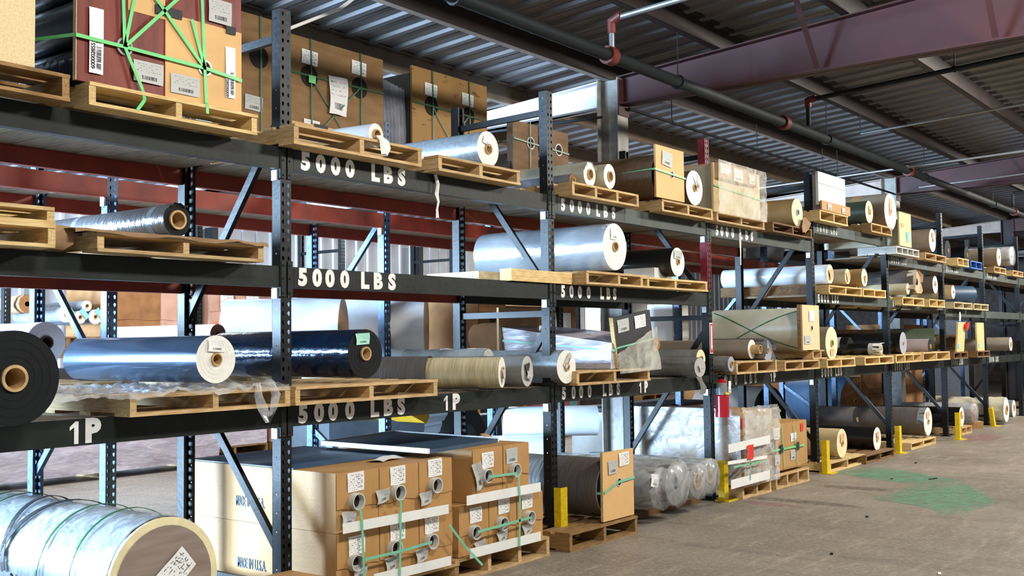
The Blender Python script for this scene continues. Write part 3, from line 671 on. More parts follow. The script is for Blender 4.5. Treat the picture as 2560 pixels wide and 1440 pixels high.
def drape(name, m, parent, x0, x1, y0, y1, z, amp=.02, front=0, nx=26, ny=12, seed=0, edge=.3, local=False):
    # a crumpled sheet lying at height z whose front edge hangs down by front
    b = MB(); extra = 6 if front else 0
    for j in range(ny + 1 + extra):
        for i in range(nx + 1):
            a = i / nx; x = x0 + (x1 - x0) * a
            if j <= extra - 1:
                d = (extra - j) / extra; y = y0 - .012 - .01 * math.sin(a * 17); zz = z - front * d * (.55 + .45 * math.sin(a * 9 + seed) ** 2)
            else:
                c = (j - extra) / ny; y = y0 + (y1 - y0) * c; zz = z
            q = mnoise.noise(Vector((x * 9 + seed, y * 9, 0))) + .5 * mnoise.noise(Vector((x * 25, y * 25, seed)))
            b.v.append((x + amp * .4 * q, y - abs(amp * .4 * q), zz + abs(amp * q)))
    for j in range(ny + extra):
        for i in range(nx): b.f.append([j * (nx + 1) + i, j * (nx + 1) + i + 1, (j + 1) * (nx + 1) + i + 1, (j + 1) * (nx + 1) + i]); b.mi.append(0); b.sm.append(True)
    return b.build(name, m, parent, local=local)
def hanging(name, label, pts, w0, m, cat, jag=.3, th=.004, parent=None):
    # a crumpled rag or strip through pts (x, y, z) with varying width
    b = MB(); n = len(pts)
    for i, p in enumerate(pts):
        ww = w0 * (1 + jag * math.sin(i * 2.1 + p[0] * 7))
        b.v += [(p[0] - ww / 2, p[1] + .006 * math.sin(i * 1.3), p[2]), (p[0], p[1] - .012 - .006 * math.sin(i * 2), p[2] + .004), (p[0] + ww / 2, p[1] + .008 * math.cos(i * 1.7), p[2])]
    for i in range(n - 1):
        for q in (0, 1): b.f.append([3 * i + q, 3 * i + q + 1, 3 * i + q + 4, 3 * i + q + 3]); b.mi.append(0); b.sm.append(True)
    o = b.build(name, m, parent)
    if parent is None: tag(o, label, cat)
    return o
def panel_board(t, name, x0, x1, z0, z1, y, th, m, lean=0, holes=(), part_label=None, ringm='tube_grey'):
    b = MB(); d = lean
    b.hexa([(x0, y, z0), (x1, y, z0), (x1, y + th, z0), (x0, y + th, z0)], [(x0, y + d, z1), (x1, y + d, z1), (x1, y + th + d, z1), (x0, y + th + d, z1)])
    o = b.build(name, m, t, part_label)
    for hx, hz, hr in holes:
        c = MB(); s = 26; yy = y + d * (hz - z0) / (z1 - z0)
        for q, (ra, rb) in enumerate(((hr * .8, hr),)):
            A = [(hx + math.cos(a) * r_, yy - .006, hz + math.sin(a) * r_) for r_ in (ra, rb) for a in [2 * PI * i / s for i in range(s)]]
            c.add(A, [((i + 1) % s, i, s + i, s + (i + 1) % s)[::-1] for i in range(s)], 0)
        c.cyl((hx, yy - .006, hz), (hx, yy + .002, hz), hr, seg=s, caps=False)
        c.add([(hx + math.cos(a) * hr * .82, yy - .003, hz + math.sin(a) * hr * .82) for a in [2 * PI * i / s for i in range(s)]], [list(range(s))], 1)  # dark disc laid on the board in place of the hole's shaded depth
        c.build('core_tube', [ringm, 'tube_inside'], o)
    return o
def wsheet(t, name, x, z, y, w_, h_, m, ang=0, bow=.002, n=2):
    ca, sa = math.cos(ang), math.sin(ang); return MB().sheet((x, y, z), (ca, 0, sa), (-sa, 0, ca), w_, h_, 0, bow, n).build(name, m, t)
def strap(t, pts, m='strap_green', wid=.014, side=(1, 0, 0), name='strap'):
    return MB().strip(pts, wid, side).build(name, m, t)
def carton(label, x0, x1, y0, y1, z0, z1, tube=None, labels=(), group=None, m='kraft', flap=.55, tag_=None, name='cardboard_box', cat='box'):
    t = thing(name, label, cat, ((x0 + x1) / 2, y0, z0), group=group)
    g = .002; zf = z0 + (z1 - z0) * (1 - flap)
    MB().box(x0 + g, x1 - g, y0, y1, z0 + .001, z1 - .001).build('carton_body', m, t)
    # overlapping front flap with a wavy lower edge
    b = MB(); n = 9; A = []
    for i in range(n + 1):
        a = i / n; A.append((x0 + .004 + (x1 - x0 - .008) * a, y0 - .0055 - .002 * math.sin(a * 8), zf + .006 * math.sin(a * 9 + x0 * 5)))
    T_ = [(a, y0 - .004, z1 - .004) for a, _, _ in A]; Bk = [(a, y0 + .0, c) for a, _, c in A]
    b.add(A + T_ + Bk, [(i, i + 1, n + 2 + i, n + 1 + i) for i in range(n)] + [(2 * n + 2 + i, 2 * n + 3 + i, i + 1, i) for i in range(n)]); b.build('front_flap', m, t)
    if tube:
        tx, tz, tr = tube[:3]; ln = .045; c = MB(); s = 26
        c.cyl((tx, y0 - ln, tz), (tx, y0, tz), tr, seg=s, caps=False)
        A = [(tx + math.cos(a) * q, y0 - ln, tz + math.sin(a) * q) for q in (tr * .86, tr) for a in [2 * PI * i / s for i in range(s)]]
        c.add(A, [(i, s + i, s + (i + 1) % s, (i + 1) % s)[::-1] for i in range(s)])
        A = [(tx + math.cos(a) * tr * .86, yy, tz + math.sin(a) * tr * .86) for yy in (y0 - ln, y0 - .006) for a in [2 * PI * i / s for i in range(s)]]
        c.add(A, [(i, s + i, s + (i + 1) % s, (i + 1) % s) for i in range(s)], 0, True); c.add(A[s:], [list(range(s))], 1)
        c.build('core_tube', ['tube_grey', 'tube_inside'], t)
    for (lx, lz, lw, lh, m_, an) in labels: wsheet(t, 'paper_label', lx, lz, y0 - .009, lw, lh, m_, an)
    return t
def timber(label, x, y, z, l, w_, h, m='pine_x', rz=0, cat='timber', name='timber_block', group=None):
    o = MB().box(0, l, 0, w_, 0, h).build(name, m); o.location = (x, y, z); o.rotation_euler.z = rz; return tag(o, label, cat, group)

# ================================================================ TOP SHELF (deck at 2.53)
Z1, Z2, Z3 = 1.131, 1.881, 2.531
# -- bay nearest the viewer
pallet('pallet under the upright cream board at the top left corner', -2.45, -1.355, -.14, Z3, wood='pine_old', H=.12)
t = thing('board_crate', 'cream particle board crate end standing on the pallet at the top left corner', 'crate', (-2.2, -.13, 2.655))
panel_board(t, 'end_panel', -2.4, -1.505, 2.655, 3.5, -.13, .02, 'particle_board'); MB().box(-2.38, -1.505 - .03, -.11, 1.0, 2.66, 3.45).build('wrapped_load', 'film_grey', t)
pallet('pale new pallet carrying the mahogany panelled bundle, green strap ends hanging over it', -1.269, -0.328, -.16, Z3, wood='pine_new', H=.105)
MB_ = MB()
t = thing('strapped_roll_bundle', 'bundle of black film rolls behind a mahogany and tan panel tied with bright green straps', 'strapped bundle', (-1.09, -.12, 2.64))
xa, xb, xm = -1.305, -0.395, -0.849
zb_ = 2.643
panel_board(t, 'end_panel', xa, xb, zb_, 3.55, -.115, .022, 'mahogany')
MB().box(xa - .003, xa, -.117, -.092, zb_, 3.55).build('panel_edge', 'particle_board', t)
panel_board(t, 'cardboard_cover', xm, xb - .002, zb_ + .005, 3.055, -.121, .005, 'hardboard_tan', part_label='tan cardboard cover')
panel_board(t, 'cardboard_cover', xm - .2, xm - .0, 3.0 + .02, 3.3, -.1185, .003, 'hardboard_tan', part_label='tan cardboard strip')
hA = (-1.07,2.84); hB = (-0.625,2.829)
for hx, hz in (hA, hB):
    c = MB(); s = 26
    for ra, rb, mi in ((.032, .042, 0),): 
        A = [(hx + math.cos(a) * q, -.128, hz + math.sin(a) * q) for q in (ra, rb) for a in [2 * PI * i / s for i in range(s)]]; c.add(A, [(i, (i + 1) % s, s + (i + 1) % s, s + i) for i in range(s)], 0)
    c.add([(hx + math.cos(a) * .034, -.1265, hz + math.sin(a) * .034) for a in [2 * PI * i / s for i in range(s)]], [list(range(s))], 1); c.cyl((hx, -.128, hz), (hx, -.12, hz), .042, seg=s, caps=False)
    c.build('core_tube', ['pipe_steel', 'tube_inside'], t)
for (x_, z_, r_) in ((xa + .2, 2.76, .115), (xa + .2, 2.99, .115), (xa + .5, 2.78, .13), (xa + .75, 2.78, .12), (xa + .2, 3.22, .115)):
    b = barrel(r_, 1.05); b.v = [(a + x_, c - .09, d - r_ + z_) for a, c, d in b.v]; b.build('film_roll', 'film_blueblack' if z_ < 2.9 else 'film_black', t)
y_ = -.134; S = lambda u: (u[0], y_, u[1])
pA, pB = (-1.075,2.837), (-0.632,2.826); pM = (-0.86,3.056)
for q in [((-1.318,2.84), pA), (pA, pB), (pB, (-0.404,2.805)), (pA, (-1.086,3.129)), (pA, (-1.023,3.088)), (pA, (-0.766,3.158)), (pB, (-0.922,3.118)), (pB, (-0.708,3.053)), (pB, (-0.65,3.203)), (pB, (-0.622,2.652))]:
    d = (q[1][0] - q[0][0], q[1][1] - q[0][1]); strap(t, [S(q[0]), S(q[1])], 'strap_green', .017, (-d[1], 0, d[0]))
strap(t, [S(pA), (-0.99, -.15, 2.648), (-0.993, -.17, 2.598), (-1.028, -.165, 2.545)], 'strap_green', .017, (1, 0, 0))
strap(t, [(-0.623, -.135, 2.655), (-0.644, -.17, 2.631), (-0.642, -.17, 2.591)], 'strap_green', .017, (1, 0, 0))
strap(t, [(xa - .004, -.1, 2.848), (xa - .09, .25, 2.86)], 'strap_green', .016, (0, 0, 1))
for u in ((-1.214,2.836, .07, .3, 'label_tall'), (-0.47,2.835, .06, .26, 'label_tall')): wsheet(t, 'paper_label', u[0], u[1], -.1265, u[2], u[3], u[4])
for u in ((-0.943,2.743, .16, .1), (-0.74,2.721, .165, .095), (-0.533,3.133, .14, .12)): wsheet(t, 'paper_label', u[0], u[1], -.1265, u[2], u[3], 'label_grey', -.0)
for u in ((-0.835,3.06, .15, .045), (-0.468,3.053, .06, .04)): wsheet(t, 'tape_patch', u[0], u[1], -.1282, u[2], u[3], 'black_tape', -.0)
for i, ch in enumerate('6000028551'):
    text('printed_number', ch, (-1.23, -.129, 2.712 + .0132 * i), .03, 'black_tape', t, (0, 0, 1), (-1, 0, 0), bold=.0)
for i, ch in enumerate('6000028551'):
    text('printed_number', ch, (-0.489, -.129, 2.713 + .0115 * i), .025, 'black_tape', t, (0, 0, 1), (-1, 0, 0), bold=.0)
# -- first full bay
pallet('worn pallet on the top shelf under the small white roll with a paper flap', -0.055, 0.962, -.13, Z3, wood='pine', H=.112)
roll('small white roll on the top shelf with a white paper flap hanging from its core', 0.6,2.677,0.07, y0=-.1, L=.75, body='film_white', end='roll_end_white', cr=.036, yaw=.12)
hanging('paper_flap', 'white paper flap stuck to the small white roll and hanging over the pallet edge', [(0.592, -.135, 2.666), (0.618, -.15, 2.642), (0.625, -.15, 2.6), (0.618, -.15, 2.557)], .07, 'white_paper', 'paper flap', .15)
pallet('pale pallet under the large grey silver roll on the top shelf', 1.13, 1.98, -.12, Z3, wood='pine', H=.1)
roll('large silver grey roll with white end on the top shelf of the first full bay', 1.681,2.746,0.12, y0=-.08, L=1.15, body='film_silver_dull', end='roll_end_white', cr=.036, tags=[(-.01, .05, .1, .05, -.25, 'label_white')], yaw=.03)
hanging('paper_strip', 'twisted white paper strip hanging from the top beam below the silver roll', [(1.224, -.012, 2.524), (1.235, -.02, 2.463), (1.223, -.02, 2.402), (1.242, -.02, 2.353), (1.218, -.02, 2.299), (1.229, -.02, 2.247)], .022, 'white_paper', 'paper strip', .5)
# dark wrapped roll with brown end boards, standing further back between the two rows
t = thing('crated_roll', 'dark grey roll between brown end boards with green strap behind the silver roll', 'crated roll', (3.3, .62, 2.53))
panel_board(t, 'end_panel', 2.86, 3.2, 2.55, 3.23, .6, .02, 'plywood_dark', holes=[(3.094, 3.071, .052)])
panel_board(t, 'end_panel', 3.26, 3.64, 2.55, 3.23, .6, .02, 'plywood_dark', holes=[(3.493, 3.07, .052)])
MB().box(2.857, 2.862, .6, .66, 2.55, 3.24).build('panel_edge', 'film_brown', t)
for xx in (3.03, 3.45): b = barrel(.2, 1.1); b.v = [(a + xx, c + .62, d + 2.6) for a, c, d in b.v]; b.build('film_roll', 'film_dark_grey', t)
strap(t, [(2.85, 1.2, 2.99), (2.86, .59, 3.08), (3.08, .59, 3.07), (3.4, .59, 3.06), (3.64, .59, 3.05)], 'strap_dark_green', .012, (0, 0, 1)); strap(t, [(3.082, .588, 3.24), (3.075, .588, 2.6)], 'strap_dark_green', .01)
# -- second bay
pallet('weathered pallet on the top shelf under the pair of crinkled white rolls', 2.62, 3.578, -.12, Z3, wood='pine', H=.1, ns=4)
roll('left one of two crinkled white rolls by the dark post on the top shelf', 2.952,2.729,0.095, y0=-.06, L=1.0, body='film_cream', end='roll_end_white', cr=.042, amp=.05, yaw=.08, collar=('film_cream', .4, 2.9, .02))
roll('right one of two crinkled white rolls, touching the dark brown roll', 3.175,2.735,0.097, y0=-.1, L=.95, body='film_cream', end='roll_end_white', cr=.042, amp=.05, yaw=.08)
roll('grey brown paper roll squeezed under the crinkled white rolls', 2.78, 2.67, .045, y0=-.02, L=.9, body='cloth_grey', end='kraft_dark', cr=.02, amp=.12)
t = thing('crated_roll', 'dark brown roll behind a narrow tan board with green strap on the top shelf', 'crated roll', (4.098, -.12, 2.64))
panel_board(t, 'end_panel', 3.868, 4.357, 2.645, 3.085, -.12, .018, 'hardboard_tan', holes=[(4.135, 2.859, .032)])
b = barrel(.19, 1.15); b.v = [(a + 4.02, c - .1, d + 2.645) for a, c, d in b.v]; b.build('film_roll', 'film_brown', t)
wsheet(t, 'paper_label', 4.05, 2.982, -.127, .17, .12, 'label_grey', -.1)
strap(t, [(3.83, .9, 2.83), (3.835, -.13, 2.875), (4.37, -.13, 2.85)], 'strap_green', .016, (0, 0, 1))
roll('brown roll with white end and stuck paper beside the narrow tan board', 4.621,2.803,0.156, y0=-.08, L=1.2, body='film_brown', end='roll_end_white', cr=.034, tags=[(.03, .05, .045, .16, .55, 'label_white'), (.055, .06, .04, .15, .6, 'label_grey')])
pallet('brown pallet under the narrow tan board and the brown roll on the top shelf', 3.94, 4.867, -.13, Z3, wood='pine', H=.1)
# -- third bay
t = thing('wrapped_crate', 'tall shrink wrapped cream crate with a carton strapped on top beside the red post', 'wrapped crate', (5.4, -.12, 2.64))
cx0, cx1 = 4.93, 5.934
panel_board(t, 'end_panel', cx0, cx1, 2.62, 3.07, -.11, .02, 'particle_board'); MB().box(cx0 + .02, cx1 - .02, -.09, .4, 2.63, 3.05).build('wrapped_load', 'film_cream', t)
b = MB().box(cx0 + .03, cx0 + .62, -.16, .35, 2.93, 3.07); b.build('carton', 'kraft_pale', t); wsheet(t, 'paper_label', cx0 + .42, 2.99, -.163, .2, .12, 'label_white', -.03); wsheet(t, 'paper_label', cx0 + .12, 3.02, -.163, .15, .09, 'label_form')
MB().box(cx0 + .63, cx0 + .86, -.15, .3, 2.93, 3.05).build('carton', 'kraft', t); wsheet(t, 'paper_label', cx0 + .74, 2.99, -.153, .13, .09, 'label_white')
strap(t, [(cx0 - .002, -.122, 2.86), (cx1, -.122, 2.82)], 'strap_green', .014, (0, 0, 1))
b = MB()
for j in range(12):
    for i in range(15): b.v.append((cx0 - .02 + (cx1 - cx0 + .04) * i / 14, -.175 - .015 * mnoise.noise(Vector((i * .7, j * .7, 2))), 2.6 + .49 * j / 11))
for j in range(11):
    for i in range(14): b.f.append([j * 15 + i, j * 15 + i + 1, (j + 1) * 15 + i + 1, (j + 1) * 15 + i]); b.mi.append(0); b.sm.append(True)
b.build('stretch_film', 'milky_wrap', t)
pallet('pallet under the tall shrink wrapped cream crate', 4.965, 6.009, -.12, Z3, wood='pine', H=.09)
roll('kraft coloured roll with pale yellow end and metal core on the top shelf', 6.889,2.787,0.148, y0=-.1, L=1.1, body='film_kraft', end='roll_end_cream', cr=.036, core='clip_metal', tape=[(.25, .12, 'kraft')])
pallet('brown pallet under the kraft roll with the yellow end', 6.201, 7.227, -.12, Z3, wood='pine_brown', H=.1)
hanging('rag', 'pale cloth rag hanging beside the yellow ended roll', [(6.993, -.14, 2.734), (7.031, -.15, 2.689), (6.983, -.15, 2.634), (6.935, -.15, 2.571)], .16, 'brown_paper', 'rag', .4)
hanging('tape_streamer', 'thin white string hanging from the beam lettering in the third bay', [(5.66, -.015, 2.6), (5.66, -.015, 2.45), (5.67, -.015, 2.3), (5.66, -.015, 2.17)], .008, 'white_paper', 'string', .5)
# -- fourth bay (higher beam)
Z3h = 2.751
pallet('low pale pallet under the white faced crate on the raised top shelf', 7.468, 8.332, -.12, Z3h, wood='pine_new', H=.12)
t = thing('white_crate', 'white sheeted crate with a cardboard foot standing next to a dark post', 'crate', (7.9, -.1, 2.875))
panel_board(t, 'white_panel', 7.5, 8.33, 2.93, 3.3, -.1, .03, 'foam_white'); panel_board(t, 'cardboard_band', 7.5, 8.38, 2.873, 2.975, -.135, .02, 'kraft'); MB().box(7.6, 8.3, -.07, .05, 2.88, 3.28).build('wrapped_load', 'foam_white', t)
MB().box(7.5, 8.33, -.104, -.1, 3.17, 3.175).build('sheet_seam', 'grey_paper', t)
wsheet(t, 'paper_label', 7.72, 2.925, -.14, .12, .07, 'label_grey'); wsheet(t, 'paper_label', 8.15, 2.915, -.14, .1, .07, 'label_grey')
roll('olive green roll with cream end on the raised top shelf', 9.287,3.012,0.139, y0=-.05, L=1.0, body='film_green', end='roll_end_cream', cr=.035, tags=[(0, .04, .07, .1, .1, 'label_peach')])
roll('largest beige roll with wide white end on the raised top shelf', 9.882,3.065,0.235, y0=-.12, L=1.2, body='film_taupe', end='roll_end_white', cr=.03, tags=[(-.01, .06, .1, .22, -.1, 'label_peach')], tape=[(.32, .12, 'film_kraft')])
pallet('orange brown pallet under the largest beige roll', 9.13, 9.911, -.12, Z3h, wood='pine', H=.11)
# -- fifth bay
t = thing('board_crate', 'cream board crate end with a cyan sticker standing on the pale pallet', 'crate', (10.4, -.12, 2.66))
panel_board(t, 'end_panel', 10.22, 10.72, 2.655, 3.1, -.12, .02, 'particle_board'); MB().box(10.25, 10.7, -.1, .9, 2.66, 3.0).build('wrapped_load', 'film_cream', t); wsheet(t, 'paper_label', 10.56, 2.79, -.126, .13, .13, 'label_cyan'); wsheet(t, 'paper_label', 10.35, 2.93, -.126, .12, .05, 'label_peach')
pallet('pale grey plastic pallet below the cream board with cyan sticker', 9.974, 10.935, -.15, Z3, wood='grey_plastic', H=.1, ns=5, D=.5)
roll('grey brown roll with bright white end on the far top shelf', 11.754,2.827,0.164, y0=-.1, L=1.15, body='film_taupe', end='roll_end_white', cr=.024, tags=[(0, .07, .1, .08, 0, 'label_peach')])
pallet('pallet under the bright white ended roll on the far top shelf', 11.323, 12.338, -.12, Z3, wood='pine', H=.1)
# -- sixth, seventh bay
pallet('orange tinted empty pallet on the far top shelf', 12.95, 13.572, -.12, Z3, wood='pine_new', H=.12)
pallet('bright blue pallet next to the orange tinted one', 13.769, 14.452, -.1, Z3, wood='blue_plastic', H=.12)
roll('slate grey drum shaped roll behind the orange tinted pallet', 13.45, 2.80, .16, y0=.15, L=.75, body='film_blue', end='roll_end_black', cr=.03)
roll('black roll behind the blue pallet on the far top shelf', 14.35, 2.78, .15, y0=.1, L=.8, body='film_black', end='roll_end_black', cr=.03)
roll('taupe roll, left of the two on the last visible top shelf', 15.825,2.82,0.151, y0=-.05, L=.95, body='film_taupe', end='roll_end_white', cr=.03)
roll('taupe roll with silver film, right of the two on the last visible top shelf', 16.776,2.896,0.165, y0=-.05, L=.95, body='film_taupe', end='roll_end_grey', cr=.03, bag='clear_wrap')
pallet('yellowish pallet under the left taupe roll at the far end', 15.25, 16.076, -.1, Z3, wood='pine', H=.1)
pallet('yellowish pallet at the far right edge of the top shelf', 16.59, 17.4, -.1, Z3, wood='pine', H=.1)

# ================================================================ MIDDLE SHELF (deck at 1.88)
pallet('new yellow pallet, lower of the two at the left edge of the middle shelf', -2.35, -1.419, -.16, Z2, wood='pine_new', H=.1)
pallet('new yellow pallet, upper of the two at the left edge of the middle shelf', -2.36, -1.421 + .003, -.15, Z2 + .101, wood='pine_new', H=.075)
roll('black roll above the stacked yellow pallets, cut by the left edge', -1.80, 2.2, .14, y0=-.1, L=1.0, body='film_black', end='roll_end_black')
t = pallet('pallet with a torn cardboard sheet, under the foil roll on the middle shelf', -1.211, -0.267, -.14, Z2, wood='pine', H=.093)
drape('cardboard_sheet', 'brown_paper', t, -1.33, -.25, -.15, .7, Z2 + .096, .012, .022, seed=2)
hanging('cardboard_flap', 'brown cardboard piece bent down over the middle beam left of the foil roll pallet', [(-1.34, -.05, 1.99), (-1.36, -.08, 1.95), (-1.38, -.08, 1.91), (-1.4, -.05, 1.885)], .16, 'brown_paper', 'cardboard piece', .1)
roll('foil wrapped roll with black end and wide cardboard core on the middle shelf', -0.765,2.062,0.079, y0=-.1, L=1.25, body='foil', end='roll_end_black', cr=.047, yaw=.02, tape=[(.1, .04, 'film_silver'), (.75, .04, 'film_silver')], collar=('foil', .9, 2.4, .03))
# second bay
pallet('battered pallet under the huge silver roll on the middle shelf', 2.776, 3.703, -.13, Z2, wood='pine', H=.1)
timber('long orange brown timber lying in front of the post under the huge silver roll', 2.0, -.02, Z2, .75, .1, .085, 'pine_new_x', rz=.0)
timber('flat board with torn paper under the far half of the huge silver roll', 2.1, .35, Z2, .7, .5, .09, 'pine_pale_x')
roll('huge silver roll with white end and label on the middle shelf', 3.233,2.189,0.184, y0=-.1, L=1.25, body='film_silver', end='roll_end_white', cr=.04, tags=[(-.01, .1, .12, .09, 0, 'label_white')], yaw=.03)
pallet('pale pallet under the black roll with white end on the middle shelf', 3.569, 4.725, -.13, Z2, wood='pine_new', H=.09)
roll('black roll with white end and paper label on the middle shelf', 4.209,2.12,0.123, y0=-.12, L=1.1, body='film_black', end='roll_end_white', cr=.026, tags=[(.0, .06, .14, .07, -.05, 'label_grey')])
timber('white foam block wedged beside the black roll on the middle shelf', 4.02, .0, Z2 + .1, .32, .3, .09, 'foam_white', cat='foam block', name='foam_block')
# fourth bay (middle beam raised)
Z2h = 1.951
pallet('long platform pallet, left of two joined under the long white roll', 7.731, 8.796, -.1, Z2h, wood='pine_new', H=.1, D=1.2)
pallet('pallet under the ochre roll, right of the two joined ones', 8.828, 9.667, -.1, Z2h, wood='pine_new', H=.1)
t = timber('thick brown platform beam with pencilled size figures under the long white roll', 7.63, .02, Z2h, .045, 1.15, .11, 'pine_brown_y', name='platform_beam')
for i, ch in enumerate('57X40'): text('pencil_mark', ch, (7.629, .42 - .075 * i, Z2h + .06), .09, 'black_tape', t, (0, -1, 0), (0, 0, 1), bold=-.01).location -= Vector((7.63, .02, Z2h))
roll('long white roll reaching deep into the rack, orange label on its end', 7.912,2.184,0.109, y0=-.05, L=1.3, body='film_white', end='roll_end_cream', cr=.03, tags=[(0, 0, .1, .12, .3, 'label_peach', .016)], nocore=True)
roll('short cream roll between the long white and the ochre roll', 8.442,2.178,0.089, y0=-.06, L=.7, body='film_cream', end='roll_end_cream', cr=.025, tags=[(0, 0, .1, .12, .3, 'label_peach', .01)], nocore=True)
roll('ochre brown roll with white end on the far middle shelf', 9.014,2.188,0.107, y0=-.06, L=.55, body='film_kraft', end='roll_end_cream', cr=.024, tags=[(.02, -.02, .05, .1, .1, 'label_grey')])
roll('dark plum roll behind the ochre one in shadow', 9.45, 2.12, .12, y0=.2, L=.6, body='film_black', end='roll_end_black')
# fifth bay
roll('grey roll in a gaping torn wrapper on the far middle shelf', 11.032,2.21,0.163, y0=-.08, L=.95, body='film_dark_grey', end='peach_label', cr=.05, amp=.09, collar=('film_cream', 0, 6.2, .05), nocore=True)
roll('olive grey slim roll left of the gaping wrapper', 10.834,2.113,0.076, y0=-.02, L=1.1, body='film_cream', end='roll_end_white', cr=.02)
roll('dark grey roll with white end right of the gaping wrapper', 11.997,2.208,0.126, y0=-.05, L=.9, body='film_dark_grey', end='roll_end_white', cr=.02, tags=[(0, .02, .06, .08, 0, 'label_peach')])
pallet('pallet under the gaping torn wrapper', 10.323, 11.26, -.1, Z2, wood='pine_new', H=.11)
pallet('pallet behind the dark post under the dark grey roll', 11.503, 12.263, -.1, Z2, wood='pine_new', H=.11)
# sixth bay
roll('sand coloured roll with white oval end beside the slate blue roll', 12.917,2.132,0.102, y0=-.05, L=.9, body='film_sand', end='roll_end_white', cr=.02)
roll('slate blue roll on the last pallets of the middle shelf', 14.15, 2.13, .135, y0=.0, L=.6, body='film_blue', end='roll_end_white', cr=.02, yaw=.9)
pallet('greyish pallet, left of the last two on the middle shelf', 12.75, 13.765, -.1, Z2, wood='pine_pale', H=.1)
pallet('greyish pallet with cyan scrap, last on the middle shelf', 13.861, 14.771, -.1, Z2, wood='pine_pale', H=.1)

# ================================================================ LOWER SHELF (deck at 1.13)
x_, z_, r_ = -1.644,1.316,0.192
roll('huge black roll cut by the left edge of the lower shelf, kraft core', x_, 1.135 + .195, .195, y0=-.25, L=1.2, body='film_black', end='roll_end_black', cr=.055, name='film_roll')
t = pallet('brown pallet draped with clear plastic under the steel blue roll', -1.035, -0.083, -.13, Z1, wood='pine', H=.1)
drape('plastic_sheet', 'clear_wrap', t, -1.45, -.1, -.14, .8, Z1 + .106, .045, .03, nx=60, ny=30, seed=5)
hanging('plastic_tail', 'clear plastic tail hanging over the lower beam by the nearest post', [(-0.31, -.15, 1.26), (-0.323, -.165, 1.2), (-0.298, -.165, 1.13), (-0.264, -.165, 1.055), (-0.225, -.165, 1.13), (-0.211, -.165, 1.2), (-0.232, -.15, 1.26)], .05, 'clear_wrap', 'plastic film', .3)
roll('steel blue roll with white ribbed end and label at the front of the lower shelf', -0.521,1.386,0.12, y0=-.08, L=1.2, body='film_steel', end='roll_end_white', cr=.032, tags=[(.0, .068, .105, .062, -.05, 'label_white', .008)], bag=None)
roll('glossy blue black roll with mint paper and cardboard core on the lower shelf', 0.521,1.398,0.141, y0=-.08, L=1.25, body='film_blueblack', end='roll_end_black', cr=.04, tags=[(-.025, .085, .11, .065, .05, 'label_mint', .006)], yaw=.02)
pallet('pallet under the glossy blue black roll, its corner block facing the nearest post', -0.05, 1.085, -.13, Z1, wood='pine', H=.1)
t = roll('slim tan ribbed roll with white end and brown wrapped far half, lower shelf', 1.778,1.253,0.102, y0=-.1, L=1.15, body='film_tan', end='roll_end_white', cr=.04, yaw=.42, tags=[(-.01, -.02, .05, .09, .3, 'label_grey', .016)])
k = barrel(.111, .66, y0=.5); k.v = [(a, b_, c - .006) for a, b_, c in k.v]; k.build('brown_wrap', 'film_dark_grey', t, 'brown ribbed wrapping', local=True)
roll('grey bagged roll with printed labels beside the slim tan roll', 2.116,1.252,0.106, y0=-.06, L=.95, body='film_grey', end='grey_paper', cr=.03, amp=.06, yaw=.25, tags=[(-.02, .03, .07, .05, .2, 'black_tape', .012), (.0, -.03, .1, .05, -.2, 'label_grey', .02)], nocore=True)
roll('blue grey bagged roll lying deep behind the grey bagged one', 2.2, 1.28, .13, y0=.35, L=.65, body='film_grey', end='grey_paper', cr=.03, amp=.08, yaw=.3, nocore=True)
hanging('black_sheet', 'crumpled black sheet under the slim tan roll', [(1.16, -.05, 1.15), (1.3, -.09, 1.165), (1.5, -.11, 1.15), (1.72, -.1, 1.14)], .12, 'black_tape', 'plastic sheet', .4)
# second bay
roll('white ended roll with tilted label just past the second post', 2.569,1.271,0.122, y0=-.08, L=1.1, body='film_silver_dull', end='roll_end_white', cr=.03, tags=[(.01, .045, .12, .05, .9, 'label_grey', .008)])
pallet('orange brown pallet under the tilted dark board crate', 2.642, 3.705, -.12, Z1, wood='pine', H=.105)
t = thing('tilted_crate', 'leaning black board crate end wrapped in plastic with silver film body behind', 'wrapped crate', (3.45, -.1, 1.24))
b = MB(); b.hexa([(3.22, -.12, 1.24), (3.80, -.12, 1.26), (3.80, -.1, 1.26), (3.22, -.1, 1.24)], [(3.14, -.12, 1.63), (3.72, -.12, 1.705), (3.72, -.1, 1.705), (3.14, -.1, 1.63)]); b.build('end_panel', 'black_tape', t)
b = MB(); b.hexa([(3.215, -.125, 1.24), (3.223, -.125, 1.24), (3.223, -.095, 1.24), (3.215, -.095, 1.24)], [(3.133, -.125, 1.632), (3.143, -.125, 1.633), (3.143, -.095, 1.633), (3.133, -.095, 1.632)]); b.build('panel_edge', 'pine_new_x', t)
wsheet(t, 'paper_label', 3.30, 1.575, -.124, .17, .1, 'label_grey', .14); wsheet(t, 'paper_label', 3.56, 1.61, -.124, .17, .1, 'label_form', .14)
b = MB(); b.hexa([(3.14, -.1, 1.24), (3.75, -.1, 1.24), (3.7, .9, 1.24), (3.1, .9, 1.24)], [(3.16, -.1, 1.44), (3.7, -.1, 1.5), (3.6, .9, 1.6), (3.06, .9, 1.58)]); b.build('silver_body', 'shiny_wrap', t)
b = MB(); b.hexa([(3.16, -.09, 1.25), (3.7, -.09, 1.25), (3.66, .88, 1.25), (3.12, .88, 1.25)], [(3.18, -.09, 1.42), (3.66, -.09, 1.47), (3.56, .88, 1.57), (3.08, .88, 1.55)]); b.build('inner_load', 'film_steel', t)
panel_board(t, 'far_panel', 3.03, 3.6, 1.25, 1.74, .9, .02, 'kraft_pale')
